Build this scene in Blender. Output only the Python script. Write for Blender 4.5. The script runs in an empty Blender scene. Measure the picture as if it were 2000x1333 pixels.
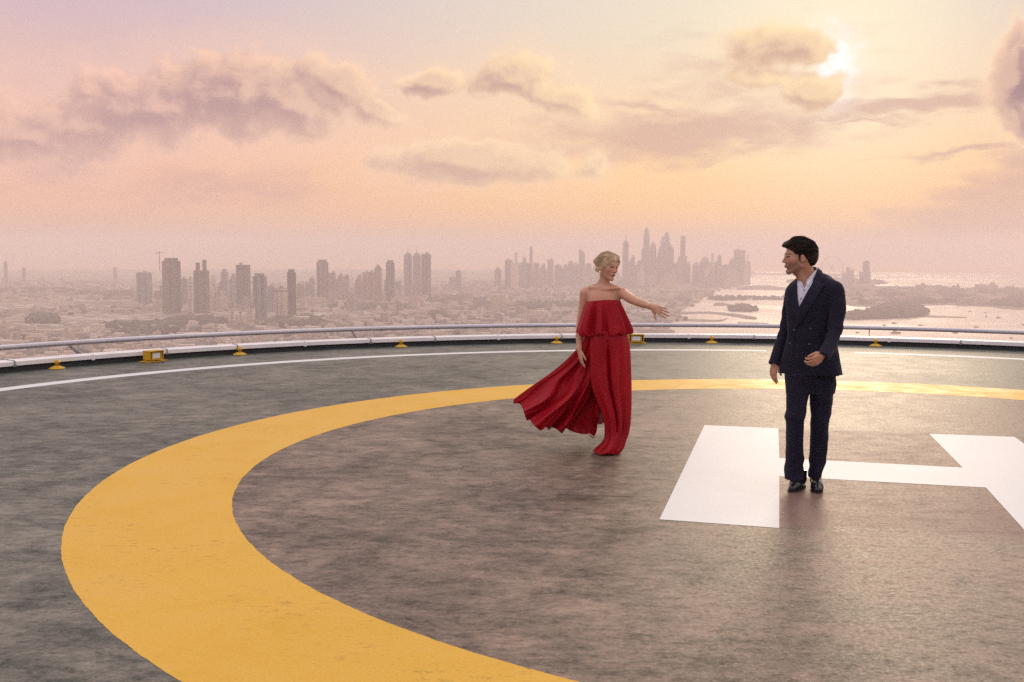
import bpy, bmesh, math, random
import numpy as np
from mathutils import Vector, Matrix
from mathutils.bvhtree import BVHTree

# ------------------------------------------------------------------ camera, world, sun, exposure
scn = bpy.context.scene
FPX, PITCH, ROLL, EYE = 2109.0, math.atan((666.5-490.6)/2109.0), 0.0036, 1.72
GZ = -210.0                       # the city plain and the sea, far below the helipad

def raydir(px, py):
    x = px-1000.0; y = py-666.5
    c, s = math.cos(ROLL), math.sin(ROLL)
    x, y = c*x+s*y, -s*x+c*y
    return Vector((x, math.cos(PITCH)*FPX-math.sin(PITCH)*y, -math.sin(PITCH)*FPX-math.cos(PITCH)*y))
def W(px, py, D):                 # point at distance D ahead
    d = raydir(px, py); return Vector((0, 0, EYE))+d*(D/d.y)
def G(px, py, z=GZ):              # point on a level plane
    d = raydir(px, py); return Vector((0, 0, EYE))+d*((z-EYE)/d.z)
def PX(p):                        # world point -> photo pixel
    v = Vector(p)-Vector((0, 0, EYE)); th = PITCH; c, s = math.cos(ROLL), math.sin(ROLL)
    r = Vector((c, s*math.sin(th), s*math.cos(th))); u = Vector((-s, c*math.sin(th), c*math.cos(th))); f = Vector((0, math.cos(th), -math.sin(th)))
    w = v.dot(f); return 1000+FPX*v.dot(r)/w, 666.5-FPX*v.dot(u)/w
def azel(px, py):
    d = raydir(px, py).normalized()
    return math.degrees(math.atan2(d.x, d.y)), math.degrees(math.asin(d.z))

cam = bpy.data.cameras.new("camera"); camo = bpy.data.objects.new("camera", cam)
scn.collection.objects.link(camo); scn.camera = camo
cam.sensor_width = 36; cam.lens = FPX/2000*36; cam.clip_start = 0.05; cam.clip_end = 60000
c, s, th = math.cos(ROLL), math.sin(ROLL), PITCH
camo.matrix_world = Matrix(((c, -s, 0, 0), (s*math.sin(th), c*math.sin(th), -math.cos(th), 0),
                            (s*math.cos(th), c*math.cos(th), math.sin(th), EYE), (0, 0, 0, 1)))
scn.view_settings.view_transform = 'Standard'; scn.view_settings.look = 'None'
scn.view_settings.exposure = 0.20; scn.view_settings.gamma = 1.0
scn.render.engine = 'CYCLES'
scn.cycles.use_denoising = False
scn.cycles.max_bounces = 5; scn.cycles.volume_bounces = 2
scn.cycles.sample_clamp_indirect = 2.0
SUN_AZ, SUN_EL = math.radians(17.5), math.radians(10.5)

# ------------------------------------------------------------------ node helper
class NT:
    def __init__(s, tree): s.t = tree; s.n = tree.nodes; s.l = tree.links
    def new(s, typ, **kw):
        n = s.n.new(typ)
        for k, v in kw.items():
            if k == 'ins':
                for i, x in v.items(): s.set(n.inputs[i], x)
            else: setattr(n, k, v)
        return n
    def set(s, sock, x):
        if hasattr(x, 'is_output'): s.l.new(x, sock)
        elif x is not None: sock.default_value = x
    def math(s, op, a, b=None, c=None, clamp=False):
        n = s.n.new('ShaderNodeMath'); n.operation = op; n.use_clamp = clamp
        s.set(n.inputs[0], a); s.set(n.inputs[1], b); s.set(n.inputs[2], c); return n.outputs[0]
    def vmath(s, op, a, b=None):
        n = s.n.new('ShaderNodeVectorMath'); n.operation = op
        s.set(n.inputs[0], a); s.set(n.inputs[1], b)
        return n.outputs['Value'] if op in ('LENGTH', 'DOT_PRODUCT') else n.outputs[0]
    def mapr(s, v, a, b, c=0.0, d=1.0, smooth=True):
        n = s.n.new('ShaderNodeMapRange'); n.interpolation_type = 'SMOOTHSTEP' if smooth else 'LINEAR'
        for i, x in enumerate((v, a, b, c, d)): s.set(n.inputs[i], x)
        return n.outputs[0]
    def mix(s, f, a, b, mode='MIX'):
        n = s.n.new('ShaderNodeMix'); n.data_type = 'RGBA'; n.blend_type = mode
        s.set(n.inputs[0], f); s.set(n.inputs[6], a); s.set(n.inputs[7], b); return n.outputs[2]
    def noise(s, vec, scale, detail=4, rough=.5, dist=0.0, out=0):
        n = s.n.new('ShaderNodeTexNoise'); s.set(n.inputs['Vector'], vec)
        n.inputs['Scale'].default_value = scale; n.inputs['Detail'].default_value = detail
        n.inputs['Roughness'].default_value = rough; n.inputs['Distortion'].default_value = dist
        return n.outputs[out]
    def ramp(s, f, stops):
        n = s.n.new('ShaderNodeValToRGB'); s.set(n.inputs[0], f); e = n.color_ramp.elements
        while len(e) > 1: e.remove(e[-1])
        for i, (p, col) in enumerate(stops):
            x = e[0] if i == 0 else e.new(p)
            x.position = p; x.color = col
        return n.outputs[0]
def lin(r, g, b):
    f = lambda v: (v/255/12.92) if v/255 <= .04045 else ((v/255+.055)/1.055)**2.4
    return (f(r), f(g), f(b), 1.0)

# ------------------------------------------------------------------ world: dusk sky with clouds
world = bpy.data.worlds.new("World"); scn.world = world; world.use_nodes = True
w = NT(world.node_tree); w.n.clear()
tc = w.new('ShaderNodeTexCoord').outputs['Generated']
sep = w.new('ShaderNodeSeparateXYZ', ins={0: tc})
DEG = 57.29578
az = w.math('MULTIPLY', w.math('ARCTAN2', sep.outputs[0], sep.outputs[1]), DEG)
el = w.math('MULTIPLY', w.math('ARCSINE', sep.outputs[2]), DEG)
P = w.new('ShaderNodeCombineXYZ', ins={0: az, 1: el}).outputs[0]

def cloud_group(name, blobs, warp, nscale, namp, edge, stretch=1.0, grow=1.0):
    g = bpy.data.node_groups.new(name, 'ShaderNodeTree')
    g.interface.new_socket('P', in_out='INPUT', socket_type='NodeSocketVector')
    g.interface.new_socket('D', in_out='OUTPUT', socket_type='NodeSocketFloat')
    q = NT(g); gi = q.new('NodeGroupInput').outputs[0]
    sv = q.vmath('MULTIPLY', gi, (1.0, stretch, 1.0))
    wv = q.noise(sv, .28, 3, .5, out=1)
    p = q.vmath('ADD', gi, q.vmath('MULTIPLY', q.vmath('SUBTRACT', wv, (.5, .5, .5)), (warp, warp*.55, 0)))
    D = None
    for (cx, cy, rx, ry, rot, a) in blobs:
        A, E = azel(cx, cy); k = DEG/FPX
        m = q.new('ShaderNodeMapping', vector_type='TEXTURE', ins={0: p, 1: (A, E, 0), 2: (0, 0, math.radians(rot)), 3: (rx*k*grow, ry*k*grow, 1)}).outputs[0]
        b = q.math('MULTIPLY_ADD', q.vmath('LENGTH', m), -a, a)      # a at the centre, 0 at the rim
        D = b if D is None else q.new('ShaderNodeMath', operation='SMOOTH_MAX', ins={0: D, 1: b, 2: .35}).outputs[0]
    n = q.noise(sv, nscale, 8, .56, .25)
    D = q.math('MULTIPLY_ADD', q.math('SUBTRACT', n, .5), namp, D)
    o = q.new('NodeGroupOutput'); q.set(o.inputs[0], D)
    return g
cumulus = cloud_group('cumulus', [
    (60,278,130,44,0,1), (150,250,130,42,0,1), (290,205,150,62,0,1.2), (440,185,150,78,0,1.2), (545,190,130,66,-12,1.2),
    (660,165,75,44,-15,1), (720,205,70,30,-25,.8), (185,168,48,14,0,.6),
    (845,163,70,26,8,1), (1005,152,90,44,0,1.1), (1100,190,80,30,-12,.9),
    (905,318,150,44,0,1.5), (1030,322,70,40,0,.9), (1150,322,34,32,0,.9),
    (1470,92,60,24,0,.8), (1545,95,78,36,0,1.1), (1500,150,70,22,0,.7), (1580,172,66,30,0,1.1), (1985,150,36,56,0,1.5), (1975,90,14,36,0,1.0), (2060,190,80,72,0,1.8), (1985,225,14,32,0,1.1),
    (-260,190,200,70,0,1.1)], 2.2, .62, 1.6, .2, 1.15, 1.18)
stratus = cloud_group('stratus', [
    (1330,262,420,62,3,1), (1750,205,330,22,4,1), (1900,190,130,26,0,1), (1700,238,160,10,3,.7), (1930,410,260,75,14,1), (2050,330,160,60,10,1),
    (430,365,260,60,0,.6), (80,330,160,60,0,.5), (1480,160,260,110,0,.5), (1620,232,120,8,2,.8), (1250,205,160,12,-4,.7), (1880,300,200,12,6,.8)], 4.5, .38, 1.15, .5, 3.0)
SA, SE = azel(1632, 120)
def dens(grp, p):
    n = w.new('ShaderNodeGroup'); n.node_tree = grp; w.set(n.inputs[0], p); return n.outputs[0]
tosun = w.vmath('SUBTRACT', (SA, SE, 0), P)
dist = w.vmath('LENGTH', tosun)
off = w.vmath('ADD', w.vmath('MULTIPLY', w.vmath('NORMALIZE', tosun), (.55, .3, 0)), (0, .5, 0))
d1 = dens(cumulus, P); d1b = dens(cumulus, w.vmath('ADD', P, off))
d2 = dens(stratus, P)
a1 = w.mapr(d1, -.04, .34); halo = w.mapr(d1, -.9, .2); a2 = w.mapr(d2, -.05, .75)
lit = w.mapr(w.math('SUBTRACT', d1, d1b), -.25, .5)
rim = w.math('SUBTRACT', 1.0, w.mapr(d1, .08, .85))
lit = w.math('ADD', w.math('MULTIPLY', lit, .62), w.math('MULTIPLY', rim, .42))
# clear sky: cool lavender on the left turning warm towards the sun
L = w.ramp(w.math('DIVIDE', el, 60.0, clamp=True), [(0, lin(226,168,138)), (.035, lin(232,176,146)), (.09, lin(234,184,162)), (.16, lin(214,180,176)), (.23, lin(188,172,192)), (.4, lin(208,196,202)), (1, lin(214,200,196))])
R = w.ramp(w.math('DIVIDE', el, 60.0, clamp=True), [(0, lin(250,190,128)), (.035, lin(255,200,126)), (.07, lin(254,210,146)), (.12, lin(244,212,172)), (.18, lin(232,216,190)), (.24, lin(226,216,198)), (.4, lin(222,208,198)), (1, lin(214,200,196))])
clear = w.mix(w.mapr(az, -24.0, 12.0), L, R)
back = w.ramp(w.math('DIVIDE', el, 60.0, clamp=True), [(0, lin(190,170,185)), (.15, lin(200,180,200)), (.4, lin(205,194,204)), (1, lin(214,200,196))])
clear = w.mix(w.mapr(w.math('ABSOLUTE', w.math('SUBTRACT', az, 15.0)), 60.0, 130.0), clear, back)
clear = w.mix(w.mapr(az, 17.0, 30.0, 0.0, .55), clear, L)
nz = w.new('ShaderNodeTexSky', sky_type='NISHITA', sun_disc=False, sun_elevation=SUN_EL, sun_rotation=SUN_AZ, altitude=200.0, dust_density=3.0)
glow = w.math('POWER', 2.718, w.math('MULTIPLY', w.math('MULTIPLY', dist, dist), -.028))
dv = w.vmath('LENGTH', w.vmath('MULTIPLY', tosun, (.9, .62, 0)))
core = w.math('POWER', 2.718, w.math('MULTIPLY', w.math('MULTIPLY', dv, dv), -.75))
clear = w.mix(w.math('MULTIPLY', glow, .75), clear, lin(255,240,208))
shade = w.mix(w.mapr(az, -20, 16), lin(164,130,136), lin(198,160,140))
shade = w.mix(w.mapr(az, 21.0, 25.0), shade, lin(138,106,120))
light = w.mix(w.mapr(az, -22, 8), lin(240,194,172), lin(255,226,178))
light = w.mix(w.mapr(az, 20.0, 25.0, 0.0, .8), light, lin(226,182,164))
low = w.mapr(el, 4.0, 8.5)
ccol = w.mix(lit, shade, light)
strat = w.mix(w.mapr(az, -20, 20), lin(200,156,148), lin(198,158,146))
c0 = w.mix(w.math('MULTIPLY', a2, .72), clear, strat)
c0 = w.mix(w.math('MULTIPLY', halo, .35), c0, w.mix(w.mapr(az, -20, 12), lin(232,192,178), lin(250,220,178)))
c1 = w.mix(w.math('MULTIPLY', a1, w.math('MULTIPLY_ADD', low, .22, .70)), c0, ccol)
brk = w.mapr(w.noise(P, .8, 6, .65), .38, .60, .45, 1.0)
opening = w.math('MULTIPLY', w.math('MULTIPLY', w.math('MULTIPLY', core, brk), w.mapr(d1, -.95, -.25)), w.math('SUBTRACT', 1.0, w.mapr(d1, -.05, .26)))
c2 = w.mix(w.math('MULTIPLY', opening, .82), c1, (1.12, 1.10, 1.16, 1))
boost = w.mapr(el, 16.0, 42.0, 1.0, 1.8)  # unseen overhead sky brightened to throw extra light on the deck
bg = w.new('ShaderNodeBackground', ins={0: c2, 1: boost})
bg2 = w.new('ShaderNodeBackground', ins={0: nz.outputs[0], 1: .05})
# the Nishita dome mixes weakly into the overhead sky the frame does not reach; the dusk clouds fill the rest
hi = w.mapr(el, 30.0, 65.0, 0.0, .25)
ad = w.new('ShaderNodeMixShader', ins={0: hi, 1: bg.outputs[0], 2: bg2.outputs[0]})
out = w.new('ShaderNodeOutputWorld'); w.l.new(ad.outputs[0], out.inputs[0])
world.cycles.sampling_method = 'MANUAL'; world.cycles.sample_map_resolution = 512

sl = bpy.data.lights.new("sun", 'SUN'); so = bpy.data.objects.new("sun", sl); scn.collection.objects.link(so)
sl.energy = 1.0; sl.angle = math.radians(14); sl.color = (1.0, .78, .55)
sd = Vector((math.sin(SUN_AZ)*math.cos(SUN_EL), math.cos(SUN_AZ)*math.cos(SUN_EL), math.sin(SUN_EL)))
so.rotation_euler = sd.to_track_quat('Z', 'Y').to_euler()

# ------------------------------------------------------------------ object helpers
def obj(name, mesh, mat=None, parent=None, smooth=False, **props):
    if isinstance(mesh, bmesh.types.BMesh):
        me = bpy.data.meshes.new(name); mesh.to_mesh(me); mesh.free()
    else: me = mesh
    me.name = name
    o = bpy.data.objects.new(name, me); scn.collection.objects.link(o)
    if mat is not None and not me.materials: me.materials.append(mat)
    if parent is not None: o.parent = parent
    if smooth: me.polygons.foreach_set('use_smooth', [True]*len(me.polygons))
    for k, v in props.items(): o[k] = v
    return o
def empty(name, loc, rz=0, **props):
    o = bpy.data.objects.new(name, None); scn.collection.objects.link(o)
    o.location = loc; o.rotation_euler = (0, 0, rz)
    for k, v in props.items(): o[k] = v
    return o
def mesh_of(name, verts, faces):
    me = bpy.data.meshes.new(name); me.from_pydata([tuple(v) for v in verts], [], faces); me.update(); return me
def mat(name, col, rough=.6, metal=0.0, fn=None, spec=.5):
    m = bpy.data.materials.new(name); m.use_nodes = True; t = NT(m.node_tree)
    b = m.node_tree.nodes['Principled BSDF']
    b.inputs['Base Color'].default_value = col; b.inputs['Roughness'].default_value = rough; b.inputs['Metallic'].default_value = metal
    b.inputs['Specular IOR Level'].default_value = spec
    if fn: fn(t, b)
    return m
def grain(scale, amt, bump=0.0, bs=None):
    def f(t, b):
        co = t.new('ShaderNodeTexCoord').outputs['Object']
        n = t.noise(co, scale, 5, .6); col = tuple(b.inputs['Base Color'].default_value)
        dk = tuple(x*(1-amt) for x in col[:3])+(1,); lt = tuple(min(1, x*(1+amt)) for x in col[:3])+(1,)
        t.set(b.inputs['Base Color'], t.mix(t.mapr(n, .3, .7), dk, lt))
        if bump:
            bn = t.new('ShaderNodeBump', ins={'Strength': 1.0, 'Distance': bump, 'Height': t.noise(co, bs or scale, 4, .6)})
            t.set(b.inputs['Normal'], bn.outputs[0])
    return f
def box(bm, cx, cy, z0, sx, sy, sz, rz=0, M=None):
    m = Matrix.Translation((cx, cy, z0+sz/2))@Matrix.Rotation(rz, 4, 'Z')@Matrix.Diagonal((sx, sy, sz, 1))
    if M: m = M@m
    return bmesh.ops.create_cube(bm, size=1, matrix=m)['verts']
def ring(bm, cx, cy, prof, n, a0=0.0, a1=2*math.pi, closed_prof=True, bumpf=None):
    """sweep an (r,z) profile round (cx,cy)"""
    full = abs(a1-a0-2*math.pi) < 1e-6
    cols = []
    for i in range(n if full else n+1):
        a = a0+(a1-a0)*i/n
        cols.append([bm.verts.new((cx+r*math.cos(a), cy+r*math.sin(a), z)) for r, z in prof])
    m = len(prof)
    for i in range(n if full else n):
        A, B = cols[i], cols[(i+1) % len(cols)]
        for j in range(m if closed_prof else m-1):
            bm.faces.new((A[j], B[j], B[(j+1) % m], A[(j+1) % m]))
    if closed_prof and not full:
        bm.faces.new(cols[0]); bm.faces.new(list(reversed(cols[-1])))
    bmesh.ops.recalc_face_normals(bm, faces=bm.faces)
def lathe(bm, prof, n, M=None):
    cols = []
    for i in range(n):
        a = 2*math.pi*i/n
        cols.append([bm.verts.new((r*math.cos(a), r*math.sin(a), z)) for r, z in prof])
    for i in range(n):
        A, B = cols[i], cols[(i+1) % n]
        for j in range(len(prof)-1): bm.faces.new((A[j], B[j], B[j+1], A[j+1]))
    bmesh.ops.remove_doubles(bm, verts=bm.verts, dist=1e-5)
    bmesh.ops.recalc_face_normals(bm, faces=bm.faces)
    if M: bmesh.ops.transform(bm, matrix=M, verts=bm.verts)
def frustum(bm, plan, z0, z1, s=1.0, cap=True):
    """extrude a plan polygon from z0 to z1, scaled by s at the top"""
    cx = sum(p[0] for p in plan)/len(plan); cy = sum(p[1] for p in plan)/len(plan)
    a = [bm.verts.new((x, y, z0)) for x, y in plan]; b = [bm.verts.new((cx+(x-cx)*s, cy+(y-cy)*s, z1)) for x, y in plan]
    n = len(plan)
    for i in range(n): bm.faces.new((a[i], a[(i+1) % n], b[(i+1) % n], b[i]))
    bm.faces.new(b); bm.faces.new(list(reversed(a)))
def rectp(cx, cy, sx, sy): return [(cx-sx/2, cy-sy/2), (cx+sx/2, cy-sy/2), (cx+sx/2, cy+sy/2), (cx-sx/2, cy+sy/2)]
# ------------------------------------------------------------------ helipad deck and markings
CX, CY = 3.006, 8.455
RD = 12.02
def deck_nodes(t, b):
    co = t.new('ShaderNodeTexCoord').outputs['Object']
    n1 = t.noise(co, .55, 6, .62, .6); n2 = t.noise(co, 2.3, 12, .78, .6); n3 = t.noise(co, 42, 6, .8)
    n4 = t.noise(t.new('ShaderNodeMapping', ins={0: co, 2: (0, 0, .25), 3: (.6, 1.3, 1)}).outputs[0], 5.5, 12, .78, .4)
    m = t.math('ADD', t.math('ADD', t.math('MULTIPLY', n1, .25), t.math('MULTIPLY', n2, .35)), t.math('MULTIPLY', n4, .40))
    col = t.ramp(m, [(.41, (.050, .050, .044, 1)), (.47, (.108, .093, .079, 1)), (.525, (.170, .138, .115, 1)), (.58, (.26, .208, .172, 1))])
    blot = t.mapr(t.noise(co, 1.1, 8, .75, 1.2), .54, .66)
    col = t.mix(t.math('MULTIPLY', blot, .55), col, (.045, .048, .044, 1))
    col = t.mix(t.mapr(n3, .54, .64, 0, .6), col, (.035, .033, .030, 1))
    sp_ = t.noise(t.new('ShaderNodeMapping', ins={0: co, 2: (0, 0, .2), 3: (.8, 1.3, 1)}).outputs[0], 13, 6, .8)
    col = t.mix(t.math('MULTIPLY', t.mapr(sp_, .50, .62), t.mapr(n2, .36, .6, .65, .25)), col, (.042, .040, .036, 1))
    col = t.mix(t.mapr(sp_, .46, .34, 0, .35), col, (.30, .25, .21, 1))
    col = t.mix(t.mapr(n3, .45, .34, 0, .5), col, (.36, .30, .25, 1))
    dd = t.vmath('LENGTH', t.vmath('SUBTRACT', co, (CX, CY, 0)))
    col = t.mix(1.0, col, t.mix(t.mapr(dd, 5.4, 5.7), (1.10, .98, .90, 1), (.80, .94, .91, 1)), 'MULTIPLY')
    # repainted smoother panel round the H
    mp = t.new('ShaderNodeMapping', vector_type='TEXTURE', ins={0: co, 1: (2.95, 8.4, 0), 2: (0, 0, HROT), 3: (1, 1, 1)}).outputs[0]
    sp = t.new('ShaderNodeSeparateXYZ', ins={0: mp})
    wob = t.math('MULTIPLY', t.math('SUBTRACT', t.noise(co, 1.6, 4, .6), .5), .5)
    fx = t.mapr(t.math('ADD', t.math('ABSOLUTE', t.math('SUBTRACT', sp.outputs[0], .25)), wob), 1.35, 1.1)
    fy = t.mapr(t.math('ADD', t.math('ABSOLUTE', sp.outputs[1]), wob), 2.1, 1.8)
    panel = t.math('MULTIPLY', fx, fy)
    col = t.mix(t.math('MULTIPLY', panel, .92), col, t.mix(n3, (.165, .105, .092, 1), (.205, .135, .118, 1)))
    # the colour darkens to green-black towards the rim
    d = t.vmath('LENGTH', t.vmath('SUBTRACT', co, (CX, CY, 0)))
    col = t.mix(t.mapr(d, 11.35, 12.0, 0, .8), col, (.035, .055, .05, 1))
    t.set(b.inputs['Base Color'], col)
    r = t.mapr(m, .42, .58, .46, .62, smooth=False)
    t.set(b.inputs['Specular IOR Level'], t.math('MULTIPLY', t.mapr(m, .44, .56, .12, .62, smooth=False), t.mapr(sp_, .62, .48, .35, 1.0)))
    t.set(b.inputs['Specular IOR Level'], t.math('MULTIPLY', b.inputs['Specular IOR Level'].links[0].from_socket, t.math('MULTIPLY_ADD', panel, -.6, 1.0)))
    t.set(b.inputs['Roughness'], t.math('ADD', r, t.mapr(n3, .3, .7, -.06, .08)))
    h = t.math('ADD', t.math('MULTIPLY', n3, .5), t.math('MULTIPLY', t.noise(co, 9, 6, .7), 1.0))
    t.set(b.inputs['Normal'], t.new('ShaderNodeBump', ins={'Strength': .5, 'Distance': .0014, 'Height': h}).outputs[0])
HROT = math.atan2(10.007-10.162, 4.713-3.972)
def paint_nodes(wear, rough=.5, rv=1.0):
    def f(t, b):
        co = t.new('ShaderNodeTexCoord').outputs['Object']; base = tuple(b.inputs['Base Color'].default_value)
        n = t.noise(co, 1.7, 8, .72, .7); n3 = t.noise(co, 30, 4, .7)
        dk = (base[0]*.62, base[1]*.56, base[2]*.45, 1)
        col = t.mix(t.mapr(n, .46, .66, 0, wear*.5), base, dk)
        sm = t.new('ShaderNodeMapping', ins={0: co, 2: (0, 0, .2), 3: (.55, 1.4, 1)}).outputs[0]
        chips = t.math('MULTIPLY', t.mapr(t.noise(sm, 17, 10, .82), .555, .60), t.mapr(t.noise(co, 1.1, 5, .65), .46, .60))
        col = t.mix(t.math('MULTIPLY', chips, min(1, wear*3.2)), col, (.15, .105, .045, 1))
        col = t.mix(t.mapr(t.noise(co, 70, 4, .7), .42, .66, 0, wear*1.3), col, dk)
        b.inputs['Specular IOR Level'].default_value = .14
        t.set(b.inputs['Base Color'], col); t.set(b.inputs['Roughness'], t.mapr(n, .35, .65, rough-.08*rv, rough+.12*rv, smooth=False))
        t.set(b.inputs['Normal'], t.new('ShaderNodeBump', ins={'Strength': .4, 'Distance': .0007, 'Height': n3}).outputs[0])
    return f
m_deck = mat('deck_coating', (.1, .1, .09, 1), .5, fn=deck_nodes)
m_yel = mat('yellow_paint', (.70, .425, .058, 1), .5, fn=paint_nodes(.22))
m_white = mat('white_paint', (.68, .71, .72, 1), .5, fn=paint_nodes(.05, .55, .1))
m_whiteb = mat('brightwork_white', (.80, .79, .80, 1), .35, fn=grain(3, .06))
m_rail = mat('grey_rail_paint', (.66, .66, .73, 1), .65, fn=grain(2, .05))
m_dark = mat('gutter_dark', (.012, .015, .016, 1), .7, fn=grain(4, .3))
m_steel = mat('dull_steel', (.30, .30, .31, 1), .4, .6, fn=grain(5, .1))
m_ylamp = mat('lamp_yellow', (.56, .33, .008, 1), .4, fn=grain(20, .08))
m_glass = mat('lamp_glass', (.75, .78, .8, 1), .12, fn=grain(12, .05))

bm = bmesh.new()
ring(bm, CX, CY, [(0.001, 0), (RD, 0), (RD, -.9), (0.001, -1.1)], 192)
obj('helipad_deck', bm, m_deck, kind='structure')
def annulus(name, r0, r1, z, m, a0=0, a1=360, n=1400):
    bm = bmesh.new(); ring(bm, CX, CY, [(r0, z), (r1, z)], n, math.radians(a0), math.radians(a1), closed_prof=False)
    rw = random.Random(3)
    for v in bm.verts:
        d = Vector((v.co.x-CX, v.co.y-CY, 0)).normalized(); v.co += d*(rw.uniform(-.002, .002)+.0025*math.sin(math.atan2(d.y, d.x)*41+r0)*math.sin(math.atan2(d.y, d.x)*97))
    for f in bm.faces:
        if f.normal.z < 0: f.normal_flip()
    return obj(name, bm, m, kind='structure')
annulus('yellow_landing_circle_marking', 5.057, 6.075, .0012, m_yel)
# thin white edge line, broken in places
def lineang(px, py):
    g = G(px, py, 0); return math.degrees(math.atan2(g.y-CY, g.x-CX))
a_gap0, a_gap1 = lineang(1497, 686), lineang(1668, 690)
bm = bmesh.new()
for a0, a1 in ((a_gap0, 230), (-60, a_gap1), (240, 290)):
    ring(bm, CX, CY, [(10.28, .0012), (10.54, .0012)], 160, math.radians(a0), math.radians(a1), closed_prof=False)
for f in bm.faces:
    if f.normal.z < 0: f.normal_flip()
obj('white_edge_marking', bm, m_white, kind='structure')
# the H
def hp(x, y, z=.008):
    c, s = math.cos(HROT), math.sin(HROT); return (2.99+c*x-s*y, 8.45+s*x+c*y, z)
HP = [(1.917,10.63),(2.608,10.459),(2.242,8.931),(3.618,8.549),(3.972,10.162),(4.713,10.007),(3.90,6.43),(3.196,6.611),(3.485,7.814),(2.058,8.186),(1.674,6.627),(0.954,6.836)]
me = mesh_of('letter_h_marking', [(x, y, .0012) for x, y in HP], [tuple(reversed(range(12)))])
bm = bmesh.new(); bm.from_mesh(me); bmesh.ops.triangulate(bm, faces=bm.faces)
for f in bm.faces:
    if f.normal.z < 0: f.normal_flip()
obj('letter_h_marking', bm, m_white, kind='structure')

# kerb: white lipped beam over a dark recess
kerb = empty('deck_edge_kerb', (CX, CY, 0), kind='structure')
bm = bmesh.new(); ring(bm, 0, 0, [(12.03, -.05), (12.06, .085), (12.20, .085), (12.20, -.3), (12.03, -.3)], 192); obj('dark_recess', bm, m_dark, kerb)
bm = bmesh.new(); ring(bm, 0, 0, [(12.015, .083), (12.015, .142), (12.03, .150), (12.24, .156), (12.25, .083)], 192); obj('white_beam', bm, m_whiteb, kerb)
for k in range(62):
    a = math.radians(k*360/62+1.2); bm = bmesh.new()
    M = Matrix.Rotation(a, 4, 'Z')
    box(bm, 12.012, 0, .070, .022, .05, .030, M=M); box(bm, 12.008, 0, .098, .016, .012, .056, M=M); box(bm, 12.11, 0, .150, .20, .012, .010, M=M)
    obj('joint_bracket', bm, m_steel if k % 3 else m_whiteb, kerb)

# outer frame of the safety net with its outrigger arms
net = empty('safety_rail', (CX, CY, 0), label='long curved pale grey outrigger rail running outside the helipad edge', category='rail')
bm = bmesh.new(); ring(bm, 0, 0, [(12.90, .248), (12.885, .260), (12.885, .292), (12.90, .303), (12.97, .303), (12.985, .292), (12.985, .260), (12.97, .248)], 192)
obj('rail_tube', bm, m_rail, net, smooth=True)
bm = bmesh.new(); ring(bm, 0, 0, [(12.90, .226), (12.90, .246), (12.96, .246), (12.96, .226)], 192); obj('rail_flange', bm, m_steel, net)
for k in range(16):
    a = math.radians(k*360/16+5.0); M = Matrix.Rotation(a, 4, 'Z'); bm = bmesh.new()
    pl = [(12.22, .05), (12.93, .235), (12.93, .205), (12.22, -.10)]
    f1 = [bm.verts.new(M@Vector((x, -.010, z))) for x, z in pl]; f2 = [bm.verts.new(M@Vector((x, .010, z))) for x, z in pl]
    bm.faces.new(f1); bm.faces.new(list(reversed(f2)))
    for i in range(4): bm.faces.new((f1[i], f2[i], f2[(i+1) % 4], f1[(i+1) % 4]))
    bmesh.ops.recalc_face_normals(bm, faces=bm.faces); obj('support_arm', bm, m_steel, net)

# perimeter lights
def make_plight():
    r = empty('perimeter_light', (0, 0, 0))
    bm = bmesh.new(); lathe(bm, [(0, 0), (.115, 0), (.115, .010), (.095, .020), (.055, .036), (.030, .046), (0, .046)], 28); obj('base', bm, m_ylamp, r, True)
    bm = bmesh.new(); lathe(bm, [(0, .044), (.024, .044), (.022, .072), (.028, .080), (0, .080)], 20); obj('stem', bm, m_ylamp, r, True)
    bm = bmesh.new(); lathe(bm, [(0, .079), (.040, .079), (.043, .090), (.041, .104), (.032, .118), (.030, .126), (.016, .131), (0, .131)], 20); obj('lamp_head', bm, m_ylamp, r, True)
    for k in range(3):
        bm = bmesh.new(); a = k*2.1; lathe(bm, [(0, 0), (.009, 0), (.009, .007), (0, .007)], 8, Matrix.Translation((.088*math.cos(a), .088*math.sin(a), .02))); obj('bolt', bm, m_steel, r)
    return r
def copy_tree(o, parent=None):
    c = o.copy(); scn.collection.objects.link(c)
    if parent: c.parent = parent
    for ch in list(o.children): copy_tree(ch, c)
    return c
plabels = {143.6: 'small yellow domed edge lamp farthest left, left of the boxy floodlight', 129.0: 'small yellow domed edge lamp just right of the boxy floodlight on the left',
 114.8: 'small yellow domed edge lamp midway between left floodlight and woman in red', 100.5: 'small yellow domed edge lamp right beside the woman, left of her ruffled top',
 86.3: 'small yellow domed edge lamp between the woman and the man', 72.0: 'small yellow domed edge lamp right of the man in navy suit'}
base = make_plight(); first = True
for a in (143.6, 129.0, 114.8, 100.5, 86.3, 72.0):
    o = base if first else copy_tree(base); first = False
    o.location = (CX+11.90*math.cos(math.radians(a)), CY+11.90*math.sin(math.radians(a)), .001)
    o.rotation_euler = (0, 0, math.radians(a)); o['label'] = plabels[a]; o['category'] = 'edge lamp'; o['group'] = 'yellow edge lamps round the helipad'
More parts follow.
